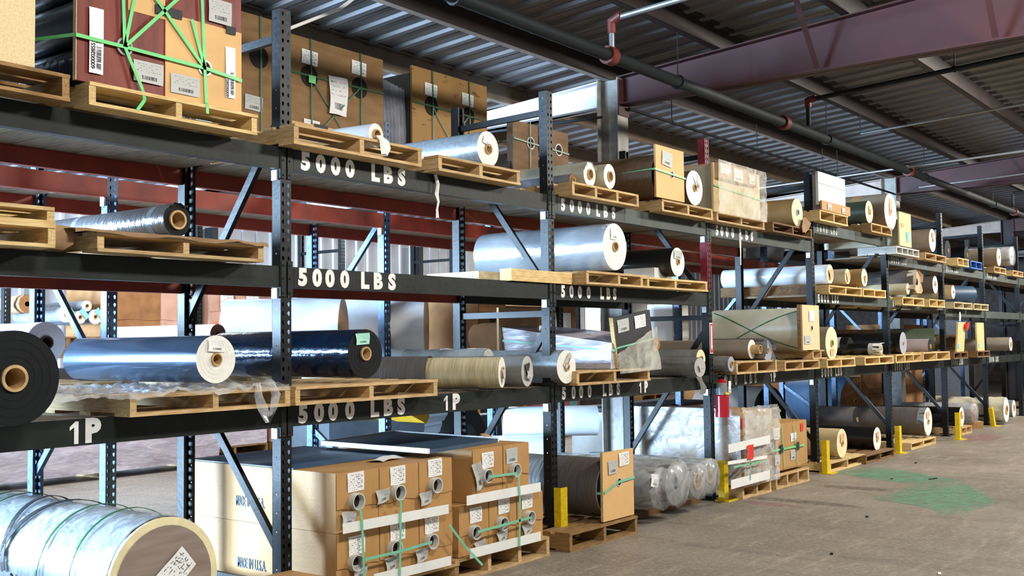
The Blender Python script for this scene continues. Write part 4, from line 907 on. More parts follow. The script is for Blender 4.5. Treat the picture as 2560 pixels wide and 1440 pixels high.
strap(t, [(3.06, .9, 1.47), (3.165, -.12, 1.38), (3.2, -.13, 1.4), (3.76, -.13, 1.47)], 'strap_mint', .014, (0, 0, 1))
b = MB()
for j in range(9):
    for i in range(13):
        a, c = i / 12, j / 8; b.v.append((3.2 + .62 * a - .04 * c, -.15 - .02 * mnoise.noise(Vector((i * .8, j * .8, 7))), 1.2 + .02 * a + c * (.15 + .2 * a)))
for j in range(8):
    for i in range(12): b.f.append([j * 13 + i, j * 13 + i + 1, (j + 1) * 13 + i + 1, (j + 1) * 13 + i]); b.mi.append(0); b.sm.append(True)
b.build('stretch_film', 'milky_wrap', t)
roll('pale kraft roll with taped top lying behind the tilted crate', 3.5, 1.5, .13, y0=.95, L=.6, body='kraft_pale', end='kraft', cr=.03, yaw=-.1)
roll('grey bagged roll with pale end, upper of the pair right of the tilted crate', 4.75,1.284,0.086, y0=-.04, L=1.1, body='film_grey', end='roll_end_cream', cr=.03, amp=.08)
roll('grey bagged roll, lower front one of the pair right of the tilted crate', 4.538,1.218,0.084, y0=-.14, L=1.0, body='film_grey', end='grey_paper', cr=.025, amp=.1, yaw=-.12, tags=[(0, 0, .06, .06, .4, 'label_grey', .015)])
roll('short white paper roll on the lower shelf behind the tilted crate', 4.62, 1.42, .06, y0=.35, L=.5, body='white_paper', end='kraft', cr=.02, yaw=-.4)
hanging('torn_film', 'torn grey film hanging over the lower beam left of the extinguisher', [(4.72, -.03, 1.14), (4.76, -.035, 1.08), (4.8, -.035, 1.03), (4.78, -.035, .97)], .09, 'film_grey', 'plastic film', .5)
# third bay
t = thing('crated_roll', 'big silver grey roll behind a cream board, crossed by thin green straps, lower shelf', 'crated roll', (7.15, -.1, 1.33))
panel_board(t, 'end_panel', 6.95, 7.42, 1.335, 1.815, -.1, .022, 'particle_board', holes=[(7.199, 1.57, .03)]); MB().box(6.905, 6.95, -.1, -.06, 1.335, 1.815).build('panel_edge', 'pine_brown_y', t)
b = barrel(.235, 1.1); b.v = [(a + 7.2, c - .07, d + 1.32) for a, c, d in b.v]; b.build('film_roll', 'film_cream', t)
wsheet(t, 'paper_label', 7.068, 1.442, -.106, .16, .09, 'label_grey'); wsheet(t, 'paper_label', 7.197, 1.698, -.106, .14, .12, 'white_paper')
for sg in (0, 1): strap(t, [(7.2 + .238 * math.cos(a), (.98 * k if sg else .98 * (1 - k)), 1.555 + .238 * math.sin(a)) for k, a in [(i / 10, 2.15 + 2.0 * i / 10) for i in range(11)]], 'strap_dark_green', .013, (0, 1, 0))
roll('taupe roll with plastic collar and cardboard stub on the lower shelf', 5.866,1.359,0.094, y0=-.02, L=1.1, body='film_taupe', end='roll_end_white', cr=.045, out=.09)
roll('grey roll ending in a wide cup shaped plastic rim', 6.042,1.345,0.122, y0=-.1, L=.7, body='film_dark_grey', end='roll_end_grey', cr=.03, collar=('film_grey', 0, 6.2, .06))
roll('small wrinkled silver grey roll above the fire extinguisher', 5.235,1.23,0.07, y0=-.1, L=.8, body='film_grey', end='roll_end_grey', cr=.03, amp=.1)
pallet('pallet under the cup rimmed grey roll on the lower shelf', 5.298, 6.215, -.12, Z1, wood='pine', H=.12)
pallet('lower pallet before the crossed strap roll', 6.412, 7.356, -.12, Z1, wood='pine', H=.1)
pallet('upper pallet carrying the cream board of the crossed strap roll', 7.259, 7.736 , -.08, Z1 + .102, wood='pine', H=.1)
roll('taupe roll with big cream disc end and orange label on the lower shelf', 7.769,1.403,0.183, y0=-.1, L=1.1, body='film_taupe', end='roll_end_cream', cr=.04, tags=[(0, -.1, .11, .08, 0, 'label_peach', .006)])
pallet('pallet under the big cream disc roll', 7.553, 8.439, -.12, Z1, wood='pine_new', H=.1)
# fourth bay
roll('matt black roll with torn white wrapping at its end', 9.563,1.315,0.075, y0=-.05, L=1.2, body='film_black', end='roll_end_white', cr=.02, collar=('white_paper', 1.2, 4.6, .05), tape=[(.08, .06, 'grey_paper')])
roll('black roll behind with grey tape band on the lower shelf', 9.6, 1.36, .11, y0=.35, L=.6, body='film_black', end='roll_end_black', cr=.02, tape=[(.1, .05, 'grey_paper')])
pallet('pallet with a pink scrap under the matt black roll', 8.763, 9.821, -.12, Z1, wood='pine_new', H=.1)
roll('black roll with tall pale disc end by the dark post', 10.361,1.383,0.146, y0=-.08, L=1.1, body='film_black', end='roll_end_grey', cr=.024)
roll('lilac grey roll with tape piece between two dark rolls', 11.752,1.328,0.107, y0=-.02, L=1.0, body='film_lilac', end='roll_end_black', cr=.03, tape=[(.35, .04, 'kraft_pale')])
pallet('pallet under the tall pale disc roll', 9.917, 11.013, -.12, Z1, wood='pine_new', H=.11, ns=4)
pallet('bright pallet passing behind the post in the fifth bay', 10.997, 12.287, -.14, Z1, wood='pine_new', H=.12)
# sixth bay
for i, (xa, xb, lean) in enumerate(((12.95, 13.35, .0), (14.0, 14.44, .0))):
    t = thing('end_board', ['knotty pale plank with blue mark, left of two upright boards far down', 'knotty pale plank with blue mark, right of two upright boards far down'][i], 'board', (xa, -.1, 1.235))
    b = MB(); s = .14 if i == 0 else 0; b.hexa([(xa - s, -.1, 1.235), (xb - s, -.1, 1.235), (xb - s, -.075, 1.235), (xa - s, -.075, 1.235)], [(xa, -.1, 1.68), (xb, -.1, 1.68), (xb, -.075, 1.68), (xa, -.075, 1.68)]); b.build('plank', 'pine_new_x', t)
    wsheet(t, 'sticker', xa + .12 - s, 1.32, -.104, .1, .07, 'label_cyan')
roll('pale green grey roll with black cap behind the upright boards', 12.4, 1.42, .17, y0=.1, L=.8, body='film_green', end='roll_end_black', cr=.03, yaw=.3)
roll('brown roll held between the two upright boards', 13.7, 1.38, .12, y0=.05, L=.8, body='film_brown', end='film_kraft', cr=.03)
pallet('pallet under the left upright board', 12.572, 13.342, -.12, Z1, wood='pine_brown', H=.1)
pallet('pallet under the right upright board', 13.902, 14.678, -.12, Z1, wood='pine_brown', H=.1)
roll('taupe roll with white end near the far right of the lower shelf', 16.469,1.323,0.12, y0=-.05, L=1.1, body='film_taupe', end='roll_end_white', cr=.03, tags=[(0, 0, .08, .1, 0, 'label_peach', .016)])
tag(MB().cyl((0, 0, 0), (.0, .08, .02), .07, .02, seg=9).build('red_bow', 'red_label'), 'small red ribbon ball hanging above the left upright board', 'ribbon').location = (13.288, -.15, 1.615)
hanging('film_strip', 'white film strip hanging to the upright boards from the middle shelf', [(13.3, -.03, 1.84), (13.32, -.03, 1.78), (13.3, -.03, 1.7)], .03, 'white_paper', 'paper strip', .3)

# ================================================================ FLOOR LEVEL OF THE FRONT RACK
# big wrapped drum roll at the lower left
t = roll('huge shrink wrapped floor roll with brown end disc, cream rim and black ratchet strap', -1.063, .435, .275, y0=-.42, L=1.45, body='film_silver_dull', end='roll_end_cream', cr=.04, nocore=True, name='wrapped_roll', amp=.015, lip=.02)
e = MB(); e.add([(math.cos(a) * .24, -.024, .275 + math.sin(a) * .24) for a in [2 * PI * i / 40 for i in range(40)]], [list(range(40))]); e.build('end_disc', 'disc_wood', t, 'brown wood grained end disc', local=True)
label_sheet(t, 'paper_label', (.05, .315), .17, .12, .7, 'label_form', y=-.034)
k = barrel(.282, 1.44, amp=.022, seed=4, y0=-.0); k.v = [(a, b_, c - .007) for a, b_, c in k.v]; k.build('stretch_film', 'clear_wrap_fine', t, local=True)
for yy, wd, m, sl in ((.25, .012, 'strap_dark_green', .0), (.48, .012, 'strap_dark_green', .02), (.72, .035, 'black_tape', .1), (.95, .03, 'black_tape', -.1), (1.15, .014, 'strap_dark_green', .03), (1.28, .014, 'strap_dark_green', 0)):
    b = MB(); n = 22; P_ = [(math.cos(a) * .293, yy + sl * (a - PI / 2), .275 + math.sin(a) * .293) for a in [PI * (.08 + .92 * i / n) for i in range(n + 1)]]; b.strip(P_, wd, (0, 1, 0), .003); b.build('strap', m, t, local=True)
b = MB(); b.tube([(-.295, .72, .27), (-.3, .66, .24), (-.29, .72, .2), (-.28, .68, .16), (-.26, .74, .12)], .006, 6); b.build('ratchet_chain', 'pipe_dark', t, local=True)
timber('brown dunnage block holding up the huge wrapped roll', -1.2, -.3, 0, .45, 1.2, .158, 'pine_old_y', name='dunnage_board', cat='timber')
timber('small brown cardboard tray tucked between the huge roll and the cartons', -.42, -.38, 0, .42, .35, .25, 'kraft', cat='box', name='cardboard_tray')
roll('grey roll end at the far left edge beyond the huge wrapped roll', -1.95, .36, .22, y0=.35, L=.9, body='film_silver_dull', end='roll_end_grey', cr=.05)
# carton block A
xs3 = (.17, .5, .83, 1.135); zs = (.115, .43, .755); grp = 'cartons of tubes stacked beside the nearest post'
tubes = {(0, 1): (0.304,0.592), (1, 1): (0.635,0.601), (2, 1): (0.957,0.606), (0, 0): (0.295,0.261), (1, 0): (0.605,0.289), (2, 0): (0.916,0.282)}
labA = {(0, 1): (0.315,0.697), (1, 1): (0.65,0.697), (2, 1): (0.973,0.709), (0, 0): (0.321,0.352), (1, 0): (0.646,0.379), (2, 0): (0.939,0.379)}
tagA = {(0, 1): (0.245,0.507), (1, 1): (0.512,0.597), (2, 1): (0.872,0.54), (0, 0): (0.327,0.207), (1, 0): (0.58,0.208), (2, 0): (0.833,0.215)}
colw = ['in the near column', 'in the middle column', 'in the far column']; roww = ['lower', 'upper']
for i in range(3):
    for j in range(2):
        c_ = (i, j); tx, tz = tubes[c_]; lx, lz = labA[c_]; gx, gz = tagA[c_]
        t = carton('%s kraft carton %s of the six stacked by the nearest post' % (roww[j], colw[i]), xs3[i], xs3[i + 1], -.2, 1.12, zs[j], zs[j + 1], (tx, tz, .046), [(lx, lz, .125, .105, 'label_form', .03)], grp, flap=.62)
        wsheet(t, 'paper_tag', gx, gz, -.225, .1, .075, 'label_grey', .12 if i else -.05, .008, 4)
        if i == 0:
            for wd, wy, wl in (('MADE', .597, .084), ('IN', .520, .034), ('U.S.A.', .436, .098)):
                wy += .0 if j else -.015; g = glyph(wd, .085, .006); ww = max(v.co.x for v in g.vertices) - min(v.co.x for v in g.vertices)
                text('printed_word', wd, (.1695, wy, zs[j] + (.115 if j else .075)), .085, 'film_blue', t, (0, -1, 0), (0, 0, 1), wl / ww, bold=.006)
pallet('pallet under the six kraft cartons by the nearest post', .15, 1.17, -.22, 0, wood='pine', H=.113)
t = thing('edge_board', 'white edge board strapped across the six cartons at mid height', 'edge board', (.25, -.26, .43), group='white edge boards on the cartons')
def edge_board(label, u0, u1, h, y):
    o = MB(); o.hexa([(u0[0], y, u0[1] - h / 2), (u1[0], y, u1[1] - h / 2), (u1[0], y + .003, u1[1] - h / 2), (u0[0], y + .003, u0[1] - h / 2)], [(u0[0], y, u0[1] + h / 2), (u1[0], y, u1[1] + h / 2), (u1[0], y + .003, u1[1] + h / 2), (u0[0], y + .003, u0[1] + h / 2)])
    return tag(o.build('edge_board', 'white_paper'), label, 'edge board', 'white edge boards on the cartons')
bpy.data.objects.remove(t)
edge_board('white edge board across the six cartons at mid height', (0.167,0.466), (1.033,0.46), .055, -.262)
edge_board('white edge board along the foot of the six cartons', (0.397,0.158), (1.051,0.151), .055, -.262)
def hstrap(label, pts, m='strap_mint', wid=.016, side=None):
    d = Vector(pts[-1]) - Vector(pts[0]); s = side or (-d[2], 0, d[0]); return tag(MB().strip(pts, wid, s).build('strap', m), label, 'strap', 'mint green straps on the cartons')
Y_ = -.27
hstrap('mint strap running down from the tube of the upper carton nearest the dark post', [(0.285, Y_, 0.562), (0.3, Y_, 0.495), (0.313, Y_, 0.192)])
hstrap('mint strap running down the middle column of the six cartons', [(0.608, Y_, 0.566), (0.597, Y_, 0.141)])
hstrap('mint strap running across the lower three cartons', [(0.319, Y_, 0.279), (0.598, Y_ - .002, 0.279), (0.871, Y_, 0.289)])
# carton block B
grp = 'cartons of tubes on the second pallet'
tB = {(0, 0): ((1.321,0.274), (1.354,0.377), (1.378,0.181)), (1, 0): ((1.602,0.289), (1.641,0.395), (1.603,0.21)), (2, 0): ((1.897,0.289), (1.893,0.395), (1.876,0.216))}
for i in range(3):
    (tx, tz), (lx, lz), (gx, gz) = tB[(i, 0)]; x0 = 1.19 + .297 * i
    t = carton('lower kraft carton %s of the five on the second pallet' % ['nearest the six stacked ones', 'in the middle', 'nearest the yellow guard'][i], x0, x0 + .297, -.2, 1.0, .135, .445, (tx, tz, .044), [(lx, lz, .12, .095, 'label_form', .03)], grp, flap=.6)
    wsheet(t, 'paper_tag', gx, gz, -.225, .1, .07, 'label_grey', .2, .008, 4)
for i, (x0, x1, tb, lb) in enumerate(((1.33, 1.64, (1.447,0.611), (1.48,0.706)), (1.643, 1.93, (1.745,0.616), (1.733,0.711)))):
    t = carton('upper kraft carton %s of the five on the second pallet' % ['with a bent grey tag', 'under the loose cardboard flap'][i], x0, x1, -.2, 1.0, .446, .785, (tb[0], tb[1], .044), [(lb[0], lb[1], .12, .1, 'label_form' if i == 0 else 'label_grey', .03)], grp, flap=.6)
    if i == 0: wsheet(t, 'paper_tag', 1.365, 0.618, -.225, .08, .17, 'label_grey', .25, .01, 4)
pallet('pale pallet under the five kraft cartons', 1.137, 2.127, -.22, 0, wood='pine', H=.13, ns=4)
edge_board('white edge board across the five cartons at mid height', (1.203,0.487), (1.978,0.484), .06, -.262)
edge_board('white torn edge board along the foot of the five cartons', (1.228,0.161), (1.971,0.159), .06, -.262)
hstrap('mint strap joining the two upper tubes of the five cartons', [(1.411, Y_, 0.611), (1.703, Y_, 0.603)])
hstrap('mint strap running down the far side of the five cartons', [(1.72, Y_, 0.597), (1.735, Y_, 0.453), (1.723, Y_, 0.132)])
hstrap('mint strap running across the lower tubes of the five cartons', [(1.298, Y_, 0.285), (1.863, Y_, 0.299)])
hstrap('loose mint strap end slanting down between the two carton blocks', [(1.026, Y_, 0.367), (1.181, Y_, 0.21), (1.314, Y_ - .02, 0.082)], side=(1, 0, .6))
tag(MB().sheet((0.813,0.042, .762), (1, .3, 0), (-.3, 1, 0), .3, .12, 0, .008, 5).build('loose_paper', 'white_paper'), 'loose white paper lying on top of the six cartons', 'paper')
hanging('cardboard_flap', 'small loose cardboard flap on top of the five cartons', [(1.93, .1, .79), (1.9, .12, .81), (1.86, .14, .83)], .06, 'kraft', 'cardboard piece', .1)
o = MB(); z_ = .79; P4 = [(1.034,0.842), (0.985,-0.148), (1.796,-0.045), (1.898,1.008)]
o.hexa([(x, y, z_ - .004) for x, y in P4], [(x, y, z_ + .02) for x, y in P4]); t = tag(o.build('dark_board', 'film_blue'), 'dark blue grey board with white edge lying across the carton tops', 'board')
for a, c in ((0, 1), (0, 3), (3, 2)): MB().bar((P4[a][0], P4[a][1], z_ + .012), (P4[c][0], P4[c][1], z_ + .012), .018, .03).build('white_edge', 'white_paper', t)
tag(MB().box(.18, 1.13, .15, 1.12, .756, .762).build('dark_sheet', 'film_blue'), 'dark blue sheet covering the back of the six cartons', 'sheet')
# second bay floor: pale ribbed roll behind a tan board
pallet('old low pallet under the tan board and grey ribbed roll on the floor', 2.284, 3.189, -.28, 0, wood='pine_old', H=.13)
t = thing('crated_roll', 'ribbed grey and kraft roll behind a tan board with mint strap on the floor', 'crated roll', (3.0, -.25, .14))
panel_board(t, 'end_panel', 2.76, 3.185, .14, .64, -.26, .02, 'hardboard_tan', holes=[(2.972, 0.407, .033)]); MB().box(2.75, 2.76, -.26, -.24, .14, .64).build('panel_edge', 'pine_new_x', t)
b = barrel(.215, 1.25); b.v = [(a + 2.93, c - .23, d + .15) for a, c, d in b.v]; b.build('film_roll', 'film_grey_ribbed', t)
b = barrel(.2175, .5); b.v = [(a + 2.93, c - .22, d + .148) for a, c, d in b.v]; b.build('kraft_wrap', 'film_dark_grey', t)
wsheet(t, 'paper_label', 3.042, 0.572, -.2665, .14, .1, 'label_form', .05); wsheet(t, 'paper_label', 2.882, 0.525, -.2665, .12, .1, 'label_grey', .05)
strap(t, [(2.7, .95, .38), (2.745, -.22, .345), (2.76, -.268, .35), (2.956, -.27, 0.409), (3.185, -.27, 0.42)], 'strap_mint', .018, (0, 0, 1))
roll('grey bagged roll with open cardboard core on the floor, first of the bagged group', 3.656,0.275,0.159, y0=-.22, L=1.2, body='film_grey', end='film_grey', cr=.085, amp=.07, bag='clear_wrap', name='bagged_roll', tags=[(-.13, .08, .12, .1, -.2, 'label_white', .03)])
roll('crumpled clear bag roll in the middle of the bagged group on the floor', 3.774,0.312,0.176, y0=-.3, L=1.2, body='film_grey', end='film_grey', cr=.05, amp=.13, bag='clear_wrap', name='bagged_roll', nocore=True)
roll('grey bagged roll with tan core on the floor, right of the crumpled bag', 4.25,0.272,0.141, y0=-.24, L=1.2, body='film_grey', end='film_grey', cr=.075, amp=.09, bag='clear_wrap', name='bagged_roll')
roll('last bagged roll of the floor group, against the post with the extinguisher', 4.502,0.287,0.144, y0=-.22, L=1.2, body='film_grey', end='film_grey', cr=.06, amp=.1, bag='clear_wrap', name='bagged_roll')
timber('dark flat board lying under the bagged rolls on the floor', 3.5, .05, 0, 1.35, .9, .045, 'pine_brown_y', name='dunnage_board', cat='timber')
# third bay floor: wrapped cartons and strapped box
pallet('pallet under the torn shrink wrapped cartons', 5.2, 5.832, -.2, 0, wood='pine', H=.115)
grp = 'cartons inside the torn wrap'
for i in range(3):
    for j in range(3):
        x0 = 5.2 + .256 * i; z0 = .12 + .222 * j
        t = carton('%s carton in the %s column of the torn shrink wrapped stack' % (['bottom', 'middle', 'top'][j], ['near', 'central', 'far'][i]), x0, x0 + .254, -.16, .95, z0, z0 + .22, (x0 + .16, z0 + .08, .035) if j < 2 else None, [(x0 + .1, z0 + .15, .1, .06, 'label_grey', .2)] if j < 2 else [(x0 + .14, z0 + .12, .16, .09, 'label_red' if i == 0 else 'white_paper', .1)], grp)
t = thing('stretch_wrap', 'torn clear stretch wrap around the stack of cartons beyond the extinguisher', 'plastic wrap', (5.5, -.2, .12))
for q, (z0, z1, m) in enumerate(((.11, .83, 'clear_wrap'), (.5, .8, 'milky_wrap'))):
    b = MB()
    for j in range(17):
        for i in range(25):
            b.v.append((5.185 + .79 * i / 24, -.225 - .025 * mnoise.noise(Vector((i * .6, j * .9, q * 9))) - .02 * q, z0 + (z1 - z0) * j / 16 + .02 * mnoise.noise(Vector((i * .5, q, 3)))))
    for j in range(16):
        for i in range(24): b.f.append([j * 25 + i, j * 25 + i + 1, (j + 1) * 25 + i + 1, (j + 1) * 25 + i]); b.mi.append(0); b.sm.append(True)
    b.build('wrap_layer', m, t)
MB().hexa([(5.18, -.2, .125), (5.182, -.2, .125), (5.182, .95, .125), (5.18, .95, .125)], [(5.18, -.2, .82), (5.182, -.2, .82), (5.182, .95, .82), (5.18, .95, .82)]).build('wrap_layer', 'clear_wrap', t)
wsheet(t, 'red_label', 5.235, 0.43, -.272, .13, .13, 'label_red')
for (u0, u1, h, m_) in (((4.812,0.495), (5.689,0.51), .075, 0), ((4.79,0.371), (5.616,0.351), .03, 0), ((4.843,0.177), (5.669,0.182), .08, 0)):
    b = MB(); b.hexa([(u0[0], -.262, u0[1] - h / 2), (u1[0], -.262, u1[1] - h / 2), (u1[0], -.258, u1[1] - h / 2), (u0[0], -.258, u0[1] - h / 2)], [(u0[0], -.262, u0[1] + h / 2), (u1[0], -.262, u1[1] + h / 2), (u1[0], -.258, u1[1] + h / 2), (u0[0], -.258, u0[1] + h / 2)]); b.build('edge_board', 'white_paper', t)
for (a, c) in (((4.89,0.327), (5.542,0.321)), ((5.239,0.357), (5.229,0.178))):
    d = (c[0] - a[0], c[1] - a[1]); strap(t, [(a[0], -.268, a[1]), (c[0], -.268, c[1])], 'strap_mint', .016, (-d[1], 0, d[0]))
t = carton('plain cardboard crate with lime straps, black corner pads and red sticker on the floor', 5.99, 6.78, -.18, .9, .165, .625, None, [(6.014, 0.532, .13, .11, 'label_white', 0), (6.423, 0.473, .14, .08, 'label_white', .05), (6.018, 0.28, .12, .1, 'label_grey', 0), (6.401, 0.296, .12, .1, 'label_grey', 0), (6.645, 0.554, .07, .08, 'label_red', 0)], None, flap=.97)
for a, c, m in (((5.869,0.378), (6.681,0.373), 'strap_green'), ((6.13,0.602), (6.162,0.189), 'strap_mint'), ((6.417,0.594), (6.511,0.174), 'strap_mint')):
    d = (c[0] - a[0], c[1] - a[1]); strap(t, [(a[0], -.197, a[1]), (c[0], -.197, c[1])], m, .02 if m == 'strap_green' else .012, (-d[1], 0, d[0]))
for u in ((6.097,0.382), (6.504,0.375)): MB().box(u[0] - .03, u[0] + .03, -.203, -.198, u[1] - .04, u[1] + .04).build('corner_pad', 'black_tape', t)
pallet('pallet under the lime strapped cardboard crate', 5.943, 6.776, -.2, 0, wood='pine', H=.135, ns=4)
roll('sand coloured roll with cream end and orange note beside the yellow guard', 7.946,0.282,0.161, y0=-.12, L=1.3, body='film_sand', end='roll_end_cream', cr=.03, tags=[(-.0, .06, .12, .1, 0, 'label_peach', .006)])
pallet('pale pallet under the sand coloured roll', 7.483, 8.565, -.15, 0, wood='pine_new', H=.11)
roll('black roll with white rimmed end behind the sand coloured roll', 9.24,0.228,0.141, y0=-.08, L=1.25, body='film_black', end='roll_end_white', cr=.03, tags=[(0, .03, .08, .12, .2, 'label_peach', .01)])
pallet('dark brown pallet under the black roll on the floor', 8.474 + .0, 9.496, -.2, 0, wood='pine_brown', H=.1)
roll('brown ribbed big roll in shadow behind the black floor roll', 10.05, .39, .17, y0=.45, L=.5, body='film_dark_grey', end='roll_end_black', cr=.03)
roll('big brown ribbed roll with white end and torn wrapper on the floor', 11.197,0.31,0.191, y0=-.12, L=1.2, body='film_dark_grey', end='roll_end_white', cr=.035, tags=[(-.02, .09, .13, .09, 0, 'label_peach', .006)], collar=('film_silver_dull', .2, 3.2, .0))
pallet('pale pallet under the big brown ribbed roll', 10.323, 11.425, -.15, 0, wood='pine_new', H=.09)
roll('dark roll with white end standing just before the guard', 12.952,0.266,0.143, y0=-.1, L=1.2, body='film_black', end='roll_end_white', cr=.03, tags=[(0, .05, .08, .08, 0, 'label_peach', .006)])
roll('pale banded roll with brown disc end right of the dark one', 13.858,0.264,0.15, y0=-.05, L=1.1, body='film_taupe', end='kraft_dark', cr=.03, bag='clear_wrap')
pallet('brown pallet under the dark and banded rolls on the floor', 12.85, 13.424, -.12, 0, wood='pine', H=.11)
roll('torn mossy paper roll lying on the floor near the far end', 15.3, .24, .2, y0=-.2, L=1.2, body='film_cream', end='roll_end_white', cr=.08, amp=.14)
roll('grey roll with peach label beyond the torn paper roll', 17.219,0.14,0.16, y0=.1, L=1.1, body='film_silver_dull', end='roll_end_white', cr=.03, tags=[(0, .03, .08, .1, 0, 'label_peach', .012)])
timber('cardboard scrap on the floor between the far rolls', 14.2, -.1, .0, .5, .4, .1, 'kraft', cat='box', name='cardboard_tray', rz=.4)

# fire extinguisher and its sign on the third post
t = thing('fire_extinguisher', 'red fire extinguisher hanging on the post between second and third bay', 'fire extinguisher', (5.03, -.1, .76))
ex, ez = 5.03, .755
MB().cyl((ex, -.1, ez), (ex, -.1, ez + .19), .062, seg=28).cyl((ex, -.1, ez + .19), (ex, -.1, ez + .205), .062, .05, seg=28).build('cylinder', 'ext_red', t)
MB().cyl((ex, -.1, ez + .2), (ex, -.1, ez + .31), .052, seg=28).build('cylinder_band', 'film_silver_dull', t, 'grey printed label band'); MB().cyl((ex, -.1, ez + .31), (ex, -.1, ez + .345), .052, .02, seg=28).build('shoulder', 'ext_red', t)
MB().box(ex - .012, ex + .012, -.13, -.07, ez + .345, ez + .375).bar((ex, -.07, ez + .375), (ex - .05, -.12, ez + .4), .018, .008).build('valve', 'pipe_dark', t)
MB().tube([(ex - .0, -.1, ez + .37), (ex - .07, -.08, ez + .37), (ex - .1, -.06, ez + .3), (ex - .1, -.05, ez + .12), (ex - .085, -.06, ez + .04)], .008, 8).build('hose', 'rubber', t)
MB().sheet((ex + .03, -.165, ez + .27), (1, 0, 0), (0, 0, 1), .05, .11).build('inspection_tag', 'label_white', t); MB().box(ex - .04, ex + .04, -.165, -.155, ez + .205, ez + .225).build('yellow_tag', 'yellow', t)
MB().box(ex - .015, ex + .015, -.06, -.004, ez + .1, ez + .3).build('wall_bracket', 'pipe_dark', t)
t = thing('extinguisher_sign', 'narrow red and white extinguisher sign on the dark post above the extinguisher', 'sign', (5.03, -.004, 1.33))
MB().box(5.0, 5.06, -.006, -.003, 1.33, 1.61).build('sign_plate', 'white_vinyl', t); MB().box(5.005, 5.055, -.008, -.006, 1.338, 1.602).build('red_field', 'sticker_red', t)
MB().box(5.02, 5.04, -.0095, -.008, 1.4, 1.585).add([(5.012, -.0095, 1.4), (5.048, -.0095, 1.4), (5.03, -.0095, 1.355)], [(0, 2, 1)]).build('white_arrow', 'white_vinyl', t)

# ================================================================ SECOND ROW AND BEYOND
def ply_crate(label, x0, x1, z0, z1, y, m, holes, tags_, D=.95, lm='label_form', extra=None, y_s=None):
    t = thing('plywood_crate', label, 'crate', ((x0 + x1) / 2, y, z0)); panel_board(t, 'end_panel', x0, x1, z0, z1, y, .02, m, holes=[(a, c, .085) for a, c in holes], ringm='tube_inside')
    MB().box(x0 + .03, x1 - .03, y + .02, y + D, z0 + .01, z1 - .05).build('wrapped_load', 'film_dark_grey', t)
    for (a, c) in tags_: wsheet(t, 'paper_label', a, c, y - .008, .16, .11, lm, -.03)
    for (a, c) in holes: strap(t, [(a + .01, y - .012, z1), (a + .02, y - .012, z0)], 'strap_dark_green', .014)
    if len(holes) > 1:
        (a, c), (d, e) = holes[:2]; strap(t, [(x0, y - .01, c), (x1, y - .01, e)], 'strap_dark_green', .014, (0, 0, 1)); mx = (a + d) / 2
        for p, q in (((a, c), (mx + .15, c - .45)), ((d, e), (mx - .2, e - .45))): dd = (q[0] - p[0], q[1] - p[1]); strap(t, [(p[0], y - .014, p[1]), (q[0], y - .014, q[1])], 'strap_dark_green', .012, (-dd[1], 0, dd[0]))
    return t
t = ply_crate('knotted plywood crate partly hidden by the nearest post on the rear top shelf', .72, 1.36, 2.7, 3.85, 1.6, 'plywood', [(1.13, 3.55)], [(1.08, 3.2)], lm='label_grey')
t = ply_crate('large tan plywood crate with two dark cores and a white note, rear shelf', 1.42, 2.42, 2.7, 3.79, 1.6, 'plywood', [(1.615,3.502), (2.146,3.507)], [(1.615,3.643), (2.137,3.663), (1.633,3.11)])
wsheet(t, 'white_note', 1.899, 3.395, 1.58, .19, .3, 'label_white', 0, .012, 5); wsheet(t, 'green_sticker', 1.624, 3.474, 1.575, .07, .06, 'strap_green')
panel_board(t, 'pale_board', 1.43, 2.4, 2.72, 3.13, 1.585, .012, 'hardboard_tan'); 
for a, c, w_ in ((1.72, 3.125, .14), (1.98, 3.11, .26), (2.2, 3.06, .16)): wsheet(t, 'tape_patch', a, c, 1.582, w_, .03, 'black_tape', -.0)
ply_crate('knotty golden plywood crate with two dark cores right of the grey cloth', 2.77, 3.79, 2.7, 3.82, 1.6, 'plywood_knotty', [(3.013,3.509), (3.513,3.496)], [(3.004,3.646), (3.503,3.646)])
t = thing('cloth_cover', 'grey pleated cloth cover hanging between the two plywood crates', 'cover', (2.6, 1.7, 2.7))
b = MB(); nx = 34
for j in range(9):
    for i in range(nx + 1):
        a = i / nx; b.v.append((2.43 + .33 * a, 1.68 + .012 * math.sin(a * 48) + .01 * math.sin(j), 2.6 + 1.08 * j / 8 - (.06 * a if j == 8 else 0)))
for j in range(8):
    for i in range(nx): b.f.append([j * (nx + 1) + i, j * (nx + 1) + i + 1, (j + 1) * (nx + 1) + i + 1, (j + 1) * (nx + 1) + i]); b.mi.append(0); b.sm.append(True)
b.build('cloth', 'cloth_grey', t); MB().box(2.44, 2.75, 1.7, 2.5, 2.6, 3.6).build('wrapped_load', 'film_grey', t)
for i, (xa, l, m, rr) in enumerate(((-.9, 'white roll with grey end behind the huge black roll, on the rear lower shelf', 'film_white', .135), (.35, 'long white roll lying high behind the steel blue roll', 'film_white', .12))):
    if i == 0: roll(l, -0.613,1.484,0.119, y0=1.35, L=1.25, body=m, end='roll_end_grey', cr=.04, core='tube_inside')
    else: roll(l, 0.698,1.532,0.071, y0=1.5, L=1.1, body=m, end='roll_end_brown', cr=.02, nocore=True, yaw=.1)
pallet('pallet on the rear lower shelf under the grey ended white roll', -1.0, .05, 1.45, Z1, wood='pine', H=.11)
pallet('pallet on the rear lower shelf behind the steel blue roll', .45, 1.4, 1.45, Z1, wood='pine_pale', H=.12)
b_ = roll('huge white wrapped roll with cloth like folds on the rear lower shelf', 2.95, 1.60, .3, y0=1.62, L=1.1, body='film_white', end='kraft_pale', cr=.05, amp=.03, yaw=.65, r1=.3)
roll('huge white wrapped roll, left one with a kraft end ring on the rear shelf', 1.98, 1.54, .28, y0=1.62, L=.9, body='film_white', end='kraft', cr=.05, amp=.02, yaw=.65)
